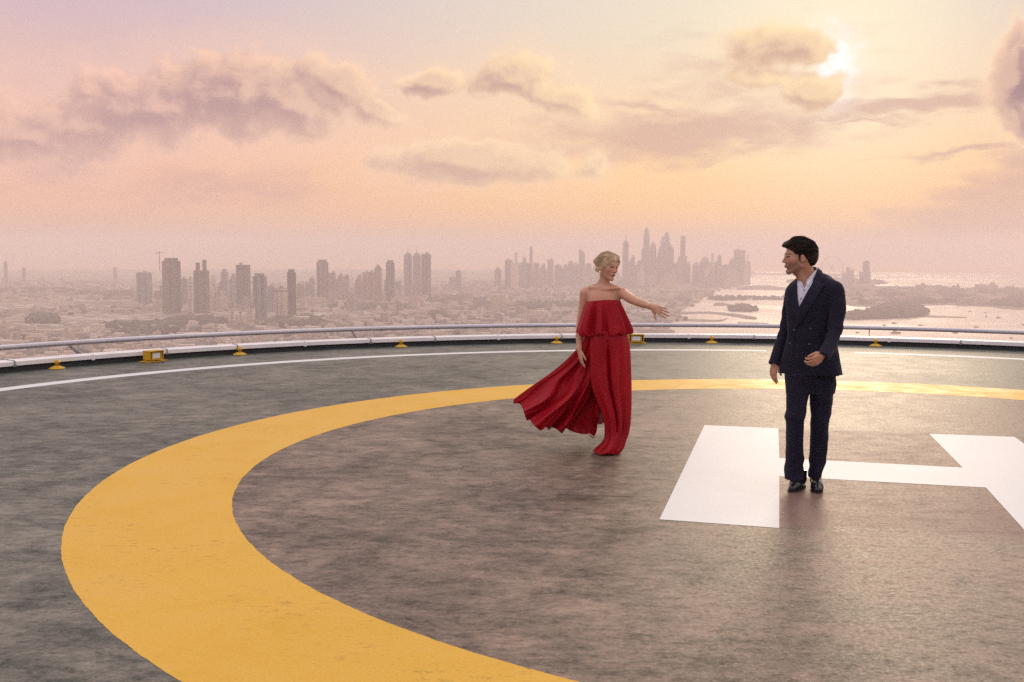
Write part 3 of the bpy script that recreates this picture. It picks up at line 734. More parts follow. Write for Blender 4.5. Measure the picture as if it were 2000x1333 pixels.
lumps('shore_trees', fill([(1655,574),(1800,568),(2000,568),(2380,567),(2380,600),(2000,602),(1850,594),(1700,597),(1640,588)], 1300, 9, 20)+fill(ISL['long_spit'], 120, 7, 12)+fill(ISL['wheel_island'], 150, 8, 14), 'dark trees and gardens along the wide island at right')
belts = [[(520,632),(560,626),(600,624),(625,630),(650,638),(600,641),(520,641)],[(330,628),(400,624),(440,632),(420,640),(340,640)],[(840,585),(900,582),(900,592),(840,594)],[(0,566),(140,567),(140,576),(0,575)],[(60,622),(110,620),(110,632),(60,632)],
         [(228,652),(320,646),(360,650),(260,660)],[(845,617),(862,615),(862,624),(845,624)],[(150,572),(290,573),(280,582),(150,580)],[(650,598),(800,600),(790,606),(650,605)],[(1020,598),(1140,594),(1140,600),(1020,606)],[(200,640),(330,636),(330,641),(200,646)]]
tp = []
for b_ in belts: tp += fill(b_, 150, 8, 17)
tp += [(x+rl.uniform(-40, 40), y+rl.uniform(-40, 40), rl.uniform(4, 9)) for _, x, y, q in spots for _r in range(1) if rl.random() < .5]
lumps('park_trees', tp, 'dark belts of trees scattered through the hazy plain')

# ------------------------------------------------------------------ boats
def boat(px, py, L, label, sail=False, rz=0):
    g = G(px, py); r = empty('boat', (g.x, g.y, GZ+.9), rz, label=label, category='boat', group='boats anchored on the bright water')
    bm = bmesh.new(); st = [(-.5, .16, .22), (-.2, .2, .2), (.15, .18, .22), (.38, .10, .28), (.5, .012, .34)]
    rows = [[bm.verts.new((x*L, s*yy*L*q, z*L*.55 if zz else -.2)) for s, q, zz in ((-1, 1, 1), (-1, .7, 0), (1, .7, 0), (1, 1, 1))] for x, yy, z in st]
    for a, b_ in zip(rows, rows[1:]):
        for j in range(4): bm.faces.new((a[j], b_[j], b_[(j+1) % 4], a[(j+1) % 4]))
    bm.faces.new(rows[0]); bm.faces.new(list(reversed(rows[-1]))); bmesh.ops.recalc_face_normals(bm, faces=bm.faces)
    obj('hull', bm, m_lowg, r)
    bm = bmesh.new(); box(bm, -.1*L, 0, .10*L, .38*L, .22*L, .12*L); box(bm, -.16*L, 0, .22*L, .2*L, .17*L, .06*L); obj('cabin', bm, m_lowt, r)
    if sail:
        bm = bmesh.new(); box(bm, 0, 0, .1*L, .03*L, .03*L, 1.1*L); obj('mast', bm, m_roofs, r)
for i, a in enumerate([(1894,609,13,'small boat nearest the right shore of the bright water',False,.2),(1924,612.5,12,'small boat left of the mast-like boat pair',False,.5),
    (1926,620,17,'masted boat in the trio at right, middle one',True,.9),(1950,622,18,'masted boat rightmost of the trio near the shore',True,.4),(1747,633,16,'boat straight below the wooded island, above the rail',False,.1),
    (1727,637,12,'boat left of the one under the wooded island',False,.3),(1798,637,14,'boat just above the rail, right of the wooded island',False,0),(1907,640.5,16,'boat touching the upper rail at right',False,.2),
    (1675,651,11,'boat seen in the rail gap right of the man',False,.1),(1750,652.5,27,'largest boat, seen in the gap between the rails',False,.05),(1866,652,15,'boat in the rail gap below the boat trio',False,.2),
    (1975,662,11,'boat in the rail gap near the right frame edge',False,.4),(1999,636,14,'boat cut by the right frame edge above the rail',False,.7),(1742,605,11,'small boat at the tip of the wooded island',False,.1)]):
    boat(*a)

# ------------------------------------------------------------------ the air
bm = bmesh.new(); box(bm, 0, 0, GZ-1, 40000, 40000, 175-GZ+1)
hz = bpy.data.materials.new('haze'); hz.use_nodes = True; t = NT(hz.node_tree); t.n.clear()
pv = t.new('ShaderNodeVolumePrincipled'); pv.inputs['Color'].default_value = (1.0, .90, .865, 1); pv.inputs['Density'].default_value = 1.8e-4; pv.inputs['Anisotropy'].default_value = .05
t.l.new(pv.outputs[0], t.new('ShaderNodeOutputMaterial').inputs['Volume'])
obj('haze', bm, hz, kind='stuff', label='pale dusty haze over the whole city', category='haze')
# ------------------------------------------------------------------ organic modelling: distance field -> one continuous mesh
def npv(v): return np.array(tuple(v), dtype=np.float32)
class Field:
    def __init__(s, lo, hi, h):
        s.lo = np.array(lo, np.float32); s.h = h; s.n = np.ceil((np.array(hi)-s.lo)/h).astype(int)+1
        s.V = np.full(s.n, .2, np.float32)
    def sub(s, lo, hi, m):
        a = np.maximum(np.floor((np.array(lo)-m-s.lo)/s.h).astype(int), 0); b = np.minimum(np.ceil((np.array(hi)+m-s.lo)/s.h).astype(int)+1, s.n)
        if (b <= a).any(): return None, None
        sl = tuple(slice(x, y) for x, y in zip(a, b))
        g = [s.lo[i]+s.h*np.arange(a[i], b[i], dtype=np.float32) for i in range(3)]
        return sl, (g[0][:, None, None], g[1][None, :, None], g[2][None, None, :])
    def blend(s, sl, d, k, op='add'):
        v = s.V[sl]
        if op == 'add':
            if k > 0:
                h = np.clip(.5+.5*(v-d)/k, 0, 1); s.V[sl] = v*(1-h)+d*h-k*h*(1-h)
            else: s.V[sl] = np.minimum(v, d)
        elif op == 'cut':      # remove d
            d = -d; h = np.clip(.5-.5*(v-d)/max(k, 1e-5), 0, 1); s.V[sl] = v*(1-h)+d*h+k*h*(1-h)
    def cone(s, a, b, ra, rb, k=.01, op='add', flat=None):
        a, b = npv(a), npv(b); r = max(ra, rb)+k+.012
        sl, g = s.sub(np.minimum(a, b), np.maximum(a, b), r)
        if sl is None: return
        d = b-a; L = float(d@d)+1e-12
        q = [g[i]-a[i] for i in range(3)]; t = np.clip((q[0]*d[0]+q[1]*d[1]+q[2]*d[2])/L, 0, 1)
        e = [q[i]-t*d[i] for i in range(3)]
        s.blend(sl, np.sqrt(e[0]**2+e[1]**2+e[2]**2)-(ra+(rb-ra)*t), k, op)
    def path(s, pts, k=.01, op='add'):
        for i, ((a, ra), (b, rb)) in enumerate(zip(pts, pts[1:])): s.cone(a, b, ra, rb, k if i == 0 else .003, op)
    def ell(s, c, r, R=None, k=.01, op='add'):
        c = npv(c); r = np.array(r, np.float32); m = float(r.max())+k+.012
        sl, g = s.sub(c, c, m)
        if sl is None: return
        q = [g[i]-c[i] for i in range(3)]
        if R is not None: q = [q[0]*R[i][0]+q[1]*R[i][1]+q[2]*R[i][2] for i in range(3)]   # R rows = local axes
        k0 = np.sqrt(sum((q[i]/r[i])**2 for i in range(3))); k1 = np.sqrt(sum((q[i]/r[i]**2)**2 for i in range(3)))+1e-6
        s.blend(sl, k0*(k0-1)/k1, k, op)
    def column(s, lev, k=.02, yaw=0.0, pw=2.3, op='add', smooth=6, z0=None, z1=None):
        """stack of superellipses; lev rows = z, cx, cy, a, b"""
        L = np.array(sorted(lev), dtype=float); zz = np.linspace(L[0, 0], L[-1, 0], 160); C = [np.interp(zz, L[:, 0], L[:, i]) for i in range(1, 5)]
        if smooth: ker = np.hanning(smooth*2+3); ker /= ker.sum(); C = [np.convolve(np.pad(x, smooth+1, 'edge'), ker, 'valid') for x in C]
        R = max(C[2].max(), C[3].max()); x0, x1, y0, y1 = (C[0]-C[2]).min(), (C[0]+C[2]).max(), (C[1]-C[3]).min(), (C[1]+C[3]).max()
        sl, g = s.sub((x0-.03, y0-.03, zz[0]), (x1+.03, y1+.03, zz[-1]), k+.02)
        z = g[2].ravel(); v = [np.interp(z, zz, x).astype(np.float32)[None, None, :] for x in C]
        dx, dy = g[0]-v[0], g[1]-v[1]; c_, s_ = math.cos(yaw), math.sin(yaw)
        u, w_ = (dx*c_+dy*s_), (-dx*s_+dy*c_)
        q = (np.abs(u/v[2])**pw+np.abs(w_/v[3])**pw)**(1/pw)
        d = (q-1)*np.minimum(v[2], v[3])
        ze = np.maximum(L[0, 0]-g[2], g[2]-L[-1, 0]); d = np.maximum(d, ze)
        s.blend(sl, d.astype(np.float32), k, op)
    def displace(s, f, band=.03):
        m = np.abs(s.V) < band; i, j, k = np.nonzero(m)
        p = np.stack([i, j, k], 1)*s.h+s.lo; s.V[m] += f(p).astype(np.float32)
    def mesh(s, smooth=1):
        V = s.V; S = V < 0
        a = S[:-1, :-1, :-1]; anyv = a.copy(); allv = a.copy()
        for o in ((1,0,0),(0,1,0),(0,0,1),(1,1,0),(1,0,1),(0,1,1),(1,1,1)):
            b = S[o[0]:S.shape[0]-1+o[0], o[1]:S.shape[1]-1+o[1], o[2]:S.shape[2]-1+o[2]]; anyv |= b; allv &= b
        act = anyv & ~allv; I = np.stack(np.nonzero(act), 1); idx = np.full(act.shape, -1, np.int32); idx[act] = np.arange(len(I))
        C = [(0,0,0),(1,0,0),(0,1,0),(1,1,0),(0,0,1),(1,0,1),(0,1,1),(1,1,1)]
        cv = np.stack([V[I[:, 0]+o[0], I[:, 1]+o[1], I[:, 2]+o[2]] for o in C], 1); Cn = np.array(C, float)
        acc = np.zeros((len(I), 3)); cnt = np.zeros(len(I))
        for p, q in ((0,1),(2,3),(4,5),(6,7),(0,2),(1,3),(4,6),(5,7),(0,4),(1,5),(2,6),(3,7)):
            m = (cv[:, p] < 0) != (cv[:, q] < 0); t = np.where(m, cv[:, p]/np.where(m, cv[:, p]-cv[:, q], 1), 0)
            acc += np.where(m[:, None], Cn[p]+(Cn[q]-Cn[p])*t[:, None], 0); cnt += m
        P_ = (I+acc/cnt[:, None])*s.h+s.lo
        F = []
        for ax in range(3):
            sa = [slice(None)]*3; sb = [slice(None)]*3; sa[ax] = slice(0, -1); sb[ax] = slice(1, None)
            A, B = S[tuple(sa)], S[tuple(sb)]; m = A != B; u, v = (ax+1) % 3, (ax+2) % 3
            E_ = np.stack(np.nonzero(m), 1); E_ = E_[(E_[:, u] > 0) & (E_[:, v] > 0) & (E_[:, u] < S.shape[u]-1) & (E_[:, v] < S.shape[v]-1)]
            fl = A[E_[:, 0], E_[:, 1], E_[:, 2]]
            def at(du, dv):
                e = E_.copy(); e[:, u] -= du; e[:, v] -= dv; return idx[e[:, 0], e[:, 1], e[:, 2]]
            q = np.stack([at(1, 1), at(0, 1), at(0, 0), at(1, 0)], 1)
            q[~fl] = q[~fl][:, ::-1]; F.append(q)
        F = np.concatenate(F); F = F[(F >= 0).all(1)]
        for _ in range(smooth):
            e = np.concatenate([F[:, [i, (i+1) % 4]] for i in range(4)]); sm = np.zeros_like(P_); ct = np.zeros(len(P_))
            np.add.at(sm, e[:, 0], P_[e[:, 1]]); np.add.at(ct, e[:, 0], 1); P_ = P_*.5+.5*sm/np.maximum(ct, 1)[:, None]
        return P_, F
def fast_mesh(name, P_, F):
    me = bpy.data.meshes.new(name); P_ = np.asarray(P_, np.float32); F = np.asarray(F, np.int32); n = F.shape[1]
    me.vertices.add(len(P_)); me.vertices.foreach_set('co', P_.ravel()); me.loops.add(F.size); me.loops.foreach_set('vertex_index', F.ravel())
    me.polygons.add(len(F)); me.polygons.foreach_set('loop_start', np.arange(0, F.size, n, dtype=np.int32)); me.update(calc_edges=True); me.validate()
    me.polygons.foreach_set('use_smooth', [True]*len(me.polygons)); return me
def sines(p, freq, seed, n=10):
    r = np.random.RandomState(seed); o = np.zeros(len(p))
    fr = np.array(freq, float)
    for i in range(n):
        k = r.randn(3)*fr*(1+.8*r.rand()); o += np.sin(p@k+r.rand()*6.28)/(1+.0*i)
    return o/math.sqrt(n)
def grid_mesh(name, rows, closed=False):
    n, m = len(rows), len(rows[0]); V = [tuple(p) for r in rows for p in r]; F = []
    for i in range(n-1):
        for j in range(m if closed else m-1):
            F.append((i*m+j, i*m+(j+1) % m, (i+1)*m+(j+1) % m, (i+1)*m+j))
    return fast_mesh(name, V, F)
def thick(o, t, off=0.0):
    md = o.modifiers.new('thickness', 'SOLIDIFY'); md.thickness = t; md.offset = off
class Frame:                     # local axes x=side, y=front, z=up at an origin
    def __init__(s, o, f, up, scale=1.0):
        s.o = Vector(o); s.y = Vector(f).normalized(); s.x = s.y.cross(Vector(up)).normalized(); s.z = s.x.cross(s.y).normalized(); s.s = scale
    def __call__(s, x, y, z): return s.o+(s.x*x+s.y*y+s.z*z)*s.s
    def R(s, rx=0.0):
        y, z = s.y, s.z
        if rx: y, z = y*math.cos(rx)+z*math.sin(rx), z*math.cos(rx)-y*math.sin(rx)
        return [tuple(s.x), tuple(y), tuple(z)]
    def local(s, P_):
        d = P_-np.array(s.o[:]); return np.stack([d@np.array(s.x[:]), d@np.array(s.y[:]), d@np.array(s.z[:])], 1)/s.s

def head(F, f, male=True):
    k = f.s
    def E(x, y, z, a, b, c, kk=.012, op='add', rx=0): F.ell(f(x, y, z), (a*k, b*k, c*k), f.R(rx), kk, op)
    E(0, -.018, .038, .074, .096, .084, .01); E(0, .030, -.02, .061, .064, .088, .03); E(0, -.045, -.01, .066, .06, .06, .03)
    jw = .046 if male else .037; fm = 0 if male else 1
    for s_ in (-1, 1):
        F.cone(f(s_*jw, 0, -.062), f(s_*.014, .068, -.106 if male else -.102), .022*k, .016*k, .02)
        E(s_*.040, .052, -.022, .024, .026, .022, .02)          # cheek bone
    E(0, .076, -.104, .017 if male else .013, .014, .015, .015)  # chin
    F.cone(f(-.030, .080, .020), f(.030, .080, .020), .011*k, .011*k, .014)
    for s_ in (-1, 1): E(s_*.031, .102, .001, .019, .017, .011, .012, 'cut')
    F.cone(f(0, .090, .010), f(0, .108-.006*fm, -.026), .0060*k, (.0090-.002*fm)*k, .008)
    E(0, .109-.005*fm, -.029, .0098-.002*fm, .0100, .0085, .005)
    for s_ in (-1, 1): E(s_*.0115, .098, -.034, .0075, .0100, .0070, .005)
    E(0, .086, -.064, .025, .012, .013, .012)
    E(0, .0945, -.0605, .022, .007, .0042, .005); E(0, .0925, -.0700, .018, .0075, .0052, .005)
    for s_ in (-1, 1): F.cone(f(0, .099, -.0660), f(s_*.026, .089, -.0610), .0014*k, .0012*k, .002, 'cut')
    for s_ in (-1, 1):
        E(s_*.077, -.010, -.012, .0085, .019, .031, .004, rx=-.15); E(s_*.086, -.004, -.010, .006, .010, .017, .003, 'cut')
        E(s_*.031, .0845, .0065, .017, .007, .0045, .004)        # upper lid
def hand(F, w_, Y, X, flip=False, s_=1.0, curl=.5, thumb=(.55, .75, -.2), spread=.10, curls=None, sq=0.0):
    """w_ wrist, Y towards the fingers, X towards the thumb; palm side is -Z"""
    Y = Vector(Y).normalized(); X = Vector(X); X = (X-Y*X.dot(Y)).normalized(); Z = X.cross(Y)*(-1 if flip else 1)
    P3 = lambda x, y, z: Vector(w_)+(X*x+Y*y+Z*z)*s_
    R = [tuple(X), tuple(Y), tuple(Z)]
    F.ell(P3(-.001, .048, -.003), (.037*s_, .052*s_, .0145*s_), R, .008)
    F.cone(P3(0, -.02, 0), P3(0, .03, -.002), .021*s_, .022*s_, .012)
    base = [(.028, .088, .0086, .070), (.0095, .094, .0090, .079), (-.010, .090, .0086, .073), (-.027, .080, .0074, .057)]
    for i, (bx, by, r, L) in enumerate(base):
        F.cone(P3(bx*.35, .02, 0), P3(bx, by-.004, 0), .012*s_, .0105*s_, .006)
        a = (curls[i] if curls else curl)*(1+.08*i); sp = -spread*(i-1.3)*-1
        dirx = spread*(1.2-i)
        p = P3(bx, by, 0); ang = 0.0
        for seg, fr, cf in ((.46, 1.0, .55), (.30, .92, 1.0), (.24, .82, .7)):
            ang += a*cf
            d = (Y*math.cos(ang)-Z*math.sin(ang)+X*dirx*math.cos(ang)).normalized(); q = p+d*L*seg*s_
            F.cone(p, q, r*fr*s_, r*fr*.90*s_, .0035); p = q
    t = [P3(.018, .022, -.006), P3(.036, .045, -.012)]
    d = (X*thumb[0]+Y*thumb[1]+Z*thumb[2]).normalized(); t.append(t[1]+d*.032*s_); d2 = (d+Y*.25-X*.12).normalized(); t.append(t[2]+d2*.026*s_)
    F.path([(t[0], .015*s_), (t[1], .0125*s_), (t[2], .0098*s_), (t[3], .0078*s_)], .007)

def skin_mat(name, col, lip, stub, male):
    m = bpy.data.materials.new(name); m.use_nodes = True; t = NT(m.node_tree); b = m.node_tree.nodes['Principled BSDF']
    at = t.new('ShaderNodeAttribute', attribute_name='paint'); co = t.new('ShaderNodeTexCoord').outputs['Object']
    n = t.noise(co, 60, 4, .6); n2 = t.noise(co, 9, 3, .5)
    base = t.mix(t.mapr(n2, .3, .7), tuple(x*.9 for x in col[:3])+(1,), (col[0]*1.06, col[1]*.97, col[2]*.93, 1))
    base = t.mix(t.mapr(n, .3, .7, 0, .12), base, (col[0]*.7, col[1]*.5, col[2]*.45, 1))
    sp = t.new('ShaderNodeSeparateColor', ins={0: at.outputs['Color']})
    base = t.mix(sp.outputs[0], base, lip); base = t.mix(sp.outputs[1], base, stub); lc = t.new('ShaderNodeSeparateXYZ', ins={0: t.new('ShaderNodeAttribute', attribute_name='local').outputs['Vector']}); X, Y, Z = lc.outputs
    M = t.math; ax = M('ABSOLUTE', X); x2 = M('MULTIPLY', X, X); fr = t.mapr(Y, .055, .065)
    a_, b_ = (.022, .0068) if male else (.0215, .0078)
    dz = M('SUBTRACT', Z, M('MULTIPLY_ADD', x2, 5.0, -.0660)); q = M('ADD', M('DIVIDE', x2, a_*a_), M('DIVIDE', M('MULTIPLY', dz, dz), b_*b_))
    base = t.mix(M('MULTIPLY', M('MULTIPLY', t.mapr(q, 1.15, .7), fr), .6 if male else 1.0), base, lip)
    dark = M('MULTIPLY', t.mapr(M('ABSOLUTE', dz), .0016, .0004), t.mapr(ax, .023, .018))
    zb = M('SUBTRACT', M('MULTIPLY_ADD', M('MINIMUM', ax, .033), .12, .0215), M('MULTIPLY', M('MAXIMUM', M('SUBTRACT', ax, .037), 0.0), .35))
    th_ = .0046 if male else .0034
    brow = M('MULTIPLY', t.mapr(M('ABSOLUTE', M('SUBTRACT', Z, zb)), th_, th_*.35), M('MULTIPLY', t.mapr(ax, .009, .014), t.mapr(ax, .052, .044)))
    ex = M('SUBTRACT', ax, .031); ex2 = M('MULTIPLY', ex, ex)
    lash = M('MULTIPLY', t.mapr(M('ABSOLUTE', M('SUBTRACT', Z, M('MULTIPLY_ADD', ex2, -14.0, .0068))), .0046, .0018), t.mapr(ax, .050, .045))
    lash = M('MULTIPLY', lash, t.mapr(ax, .016, .020))
    lo = M('MULTIPLY', M('MULTIPLY', t.mapr(M('ABSOLUTE', M('SUBTRACT', Z, M('MULTIPLY_ADD', ex2, 14.0, -.0055))), .0020, .0005), t.mapr(ax, .048, .043)), .55)
    dark = M('MULTIPLY', M('MAXIMUM', M('MAXIMUM', M('MULTIPLY', dark, .7), M('MULTIPLY', brow, .9 if male else .8)), M('MAXIMUM', lash, lo)), fr)
    base = t.mix(dark, base, (.014, .009, .007, 1) if male else (.05, .028, .018, 1)); base = t.mix(sp.outputs[2], base, (.02, .012, .01, 1))
    t.set(b.inputs['Base Color'], base); b.inputs['Roughness'].default_value = .48
    b.inputs['Subsurface Weight'].default_value = .25; b.inputs['Subsurface Radius'].default_value = (.6, .2, .1); b.inputs['Subsurface Scale'].default_value = .02
    return m
def put(me, name, q):
    a = me.attributes.new(name, 'FLOAT_VECTOR', 'POINT'); a.data.foreach_set('vector', np.asarray(q, np.float32).ravel())
def paint(me, P_, f, male):
    q = f.local(P_); x, y, z = q[:, 0], q[:, 1], q[:, 2]; x_ = np.abs(x)
    g = lambda v, a, s_: np.exp(-((v-a)/s_)**2)
    inhead = (z > -.16) & (y > .0)
    zc = -.0655+4.0*x_*x_*(1 if not male else .6)
    lips = (np.abs(z-zc) < .0115*np.sqrt(np.clip(1-(x/.024)**2, 0, 1))) & (y > .078)
    wob = .5+.5*np.sin(x*900)*np.sin(z*1100+x*300)
    stub = np.zeros(len(q))
    if male:
        stub = np.clip((-.030-z)/.025, 0, 1)*np.clip((z+.150)/.02, 0, 1)*np.clip((y+.012)/.03, 0, 1)*(.75+.25*wob)
        stub = np.maximum(stub, np.clip(1-x_/.03, 0, 1)*g(z, -.050, .006)*(y > .07)*.9); stub *= .52
        side = ((y > -.005) & (y < .02) & (z < .01) & (z > -.07) & (x_ > .05)); stub = np.maximum(stub, side*.2)
    brow = (x_ > .010) & (x_ < .050) & (np.abs(z-(.0235+.10*np.minimum(x_-.01, .022)-.15*np.maximum(x_-.036, 0))) < (.0042 if male else .0026)) & (y > .05)
    lash = (x_ > .014) & (x_ < .047) & (np.abs(z-(.0055-3.5*(x_-.031)**2)) < .0022) & (y > .06)
    lash2 = (x_ > .016) & (x_ < .046) & (np.abs(z-(-.0050+3.0*(x_-.031)**2)) < .0012) & (y > .06)
    nost = (((x_-.007)/.0042)**2+((z+.0395)/.0030)**2 < 1) & (y > .085)
    dark = np.clip(nost*.7, 0, 1)*inhead
    col = np.stack([lips*0., stub*inhead, dark, np.ones(len(q))], 1)
    if not male:                                     # a touch of blush
        col[:, 0] = np.maximum(col[:, 0], .22*np.exp(-((x_-.045)/.02)**2-((z+.025)/.018)**2)*inhead)
    put(me, 'local', q)
    a = me.attributes.new('paint', 'FLOAT_COLOR', 'POINT'); a.data.foreach_set('color', col.astype(np.float32).ravel())
m_eye = mat('eye_white', (.30, .26, .24, 1), .15, fn=grain(60, .05)); m_iris = mat('iris', (.05, .035, .02, 1), .1, fn=grain(200, .3))
def eyes(f, parent, look):
    for s_ in (-1, 1):
        bm = bmesh.new(); bmesh.ops.create_uvsphere(bm, u_segments=20, v_segments=14, radius=.0122*f.s, matrix=Matrix.Translation(f(s_*.031, .0755, .001)))
        e = obj('eye', bm, m_eye, parent, True)
        L = (f.y+f.x*look[0]+f.z*look[1]).normalized(); bm = bmesh.new()
        bmesh.ops.create_uvsphere(bm, u_segments=14, v_segments=8, radius=1, matrix=Matrix.Translation(f(s_*.031, .0755, .001)+L*.0095*f.s)@L.to_track_quat('Z', 'Y').to_matrix().to_4x4()@Matrix.Diagonal((.0082*f.s, .0082*f.s, .0035*f.s, 1)))
        obj('iris', bm, m_iris, e, True)
def drape(name, poly, bvh, off, th, m, parent, step=1.6, dirv=None):
    """a cloth piece with its outline lying on a garment: offset off, thickness th"""
    bm = bmesh.new(); vs_ = [bm.verts.new((x, y, 0)) for x, y in poly]; bm.faces.new(vs_)
    bmesh.ops.triangulate(bm, faces=bm.faces)
    for _ in range(7):
        e = [x for x in bm.edges if x.calc_length() > step]
        if not e: break
        bmesh.ops.subdivide_edges(bm, edges=e, cuts=1); bmesh.ops.triangulate(bm, faces=bm.faces)
    O = Vector((0, 0, EYE)); last = None; miss = []
    for v in bm.verts:
        d = raydir(v.co.x, v.co.y).normalized(); h = bvh.ray_cast(O, d)
        if h[0] is None: miss.append(v); continue
        v.co = h[0]-d*off; 
    if miss:
        hit = [v for v in bm.verts if v not in miss]
        for v in miss:
            x, y = v.co.x, v.co.y; n_ = min(hit, key=lambda q: (PX(q.co)[0]-x)**2+(PX(q.co)[1]-y)**2); v.co = W(x, y, n_.co.y)
    bmesh.ops.smooth_vert(bm, verts=[v for v in bm.verts if not v.is_boundary], factor=.5, use_axis_x=True, use_axis_y=True, use_axis_z=True)
    for f in bm.faces:
        if f.normal.y > 0: f.normal_flip()
    bmesh.ops.recalc_face_normals(bm, faces=bm.faces)
    o = obj(name, bm, m, parent, True); thick(o, th, 0); return o
def colpx(rows, b, cyoff=0.0, yaw=0.0):
    """rows: (py, left px, right px, D[, half depth]) -> field column rows"""
    out = []
    for r in rows:
        py, l, r_, D = r[:4]; bb = r[4] if len(r) > 4 else b
        p, q = W(l, py, D), W(r_, py, D); wd = (q.x-p.x)/2; a = math.sqrt(max(1e-4, wd*wd-(bb*math.sin(yaw))**2))/math.cos(yaw) if yaw else wd
        out.append(((p.z+q.z)/2, (p.x+q.x)/2, D+cyoff, a, bb))
    return out
# ------------------------------------------------------------------ the man
def npx(P_):
    v = P_-np.array([0, 0, EYE]); th = PITCH; c, s = math.cos(ROLL), math.sin(ROLL)
    r = np.array([c, s*math.sin(th), s*math.cos(th)]); u = np.array([-s, c*math.sin(th), c*math.cos(th)]); f = np.array([0, math.cos(th), -math.sin(th)])
    w_ = v@f; return 1000+FPX*(v@r)/w_, 666.5-FPX*(v@u)/w_
def polydist(x, y, P):               # signed distance to a polygon, negative inside
    d = np.full(x.shape, 1e9); ins = np.zeros(x.shape, bool); n = len(P)
    for i in range(n):
        (ax, ay), (bx, by) = P[i], P[(i+1) % n]; ex, ey = bx-ax, by-ay
        t = np.clip(((x-ax)*ex+(y-ay)*ey)/(ex*ex+ey*ey), 0, 1); d = np.minimum(d, np.hypot(x-ax-t*ex, y-ay-t*ey))
        c = ((ay > y) != (by > y)) & (x < (bx-ax)*(y-ay)/((by-ay) if by != ay else 1e-9)+ax); ins ^= c
    return np.where(ins, -d, d)
def carve(F, poly, ymax, pxm, k=.002):
    """cut away the cloth lying in front of ymax inside an outline"""
    xs = [p[0] for p in poly]; ys = [p[1] for p in poly]; a = W(min(xs), max(ys), ymax); b = W(max(xs), min(ys), ymax)
    sl, g = F.sub((a.x-.02, ymax-.45, a.z-.02), (b.x+.02, ymax, b.z+.02), .0)
    G_ = np.stack(np.broadcast_arrays(*g), -1).reshape(-1, 3).astype(float); x, y = npx(G_)
    d = polydist(x, y, poly)*pxm; d = np.maximum(d, G_[:, 1]-ymax).reshape(F.V[sl].shape).astype(np.float32)
    F.blend(sl, d, k, 'cut')
def keep(F, fn):                     # keep only the points where fn(p) < 0
    m = F.V < .02; i, j, k = np.nonzero(m); p = np.stack([i, j, k], 1)*F.h+F.lo
    F.V[m] = np.maximum(F.V[m], fn(p).astype(np.float32))
mp = W(1559, 502, 7.78)
mh = Frame(mp, (-.995, -.035, -.05), (.0, 0, 1), 1.0)
# body
B = Field((1.62, 7.15, -.01), (2.55, 8.2, 1.87), .0042)
head(B, mh, True)
B.cone(mh(0, -.035, -.065), W(1584, 552, 7.835), .055, .058, .02)
B.cone(mh(0, .010, -.085), W(1574, 556, 7.785), .034, .040, .02)                     # throat
B.ell(mh(0, .025, -.118), (.010, .014, .014), mh.R(), .012)
YW = -.40
ta = [(560,1560,1618,7.80),(572,1552,1630,7.79),(600,1549,1628,7.78),(645,1549,1622,7.78),(700,1550,1620,7.78),(755,1553,1612,7.78)]
B.column(colpx(ta, .085, 0, YW), .03, YW)
B.cone(W(1580, 562, 7.82), W(1628, 582, 7.66), .040, .040, .03); B.cone(W(1576, 563, 7.84), W(1553, 582, 7.90), .040, .036, .03)
RS, RE_, RWr = W(1634, 577, 7.63), W(1630, 652, 7.58), W(1610, 692, 7.43)
LS, LE, LW = W(1550, 578, 7.90), W(1535, 650, 7.94), W(1514, 704, 7.885)
B.path([(RS, .040), (RE_, .032), (RWr, .022)], .02); B.path([(LS, .040), (LE, .030), (LW, .021)], .02)
B.path([(W(1560, 765, 7.77), .055), (W(1553, 815, 7.71), .052), (W(1552, 860, 7.74), .05), (W(1552, 938, 7.84), .034), (W(1548, 955, 7.74), .03)], .02)
B.path([(W(1604, 765, 7.77), .055), (W(1602, 815, 7.76), .052), (W(1600, 860, 7.78), .05), (W(1595, 935, 7.86), .034), (W(1595, 955, 7.76), .03)], .02)
hand(B, RWr+Vector((-.004, -.01, -.004)), (-.80, -.35, -.45), (-.30, -.20, .9), curls=[.95, .85, .8, .75], thumb=(.0, .95, -.55), spread=.04, s_=1.02)
hand(B, LW+Vector((-.002, 0, -.006)), (-.16, -.16, -.95), (.45, -.85, .05), flip=True, curls=[.30, .38, .45, .5], thumb=(.25, .9, -.45), spread=.08, s_=1.0)
P_, F_ = B.mesh(1); me = fast_mesh('person', P_, F_); paint(me, P_, mh, True)
m_skin_m = skin_mat('skin_tanned', (.47, .255, .165, 1), (.36, .12, .10, 1), (.085, .055, .042, 1), True)
man = obj('person', me, m_skin_m, label='man in dark navy double-breasted suit and open white shirt, walking and looking left', category='person')
eyes(mh, man, (0, -.05)); del B
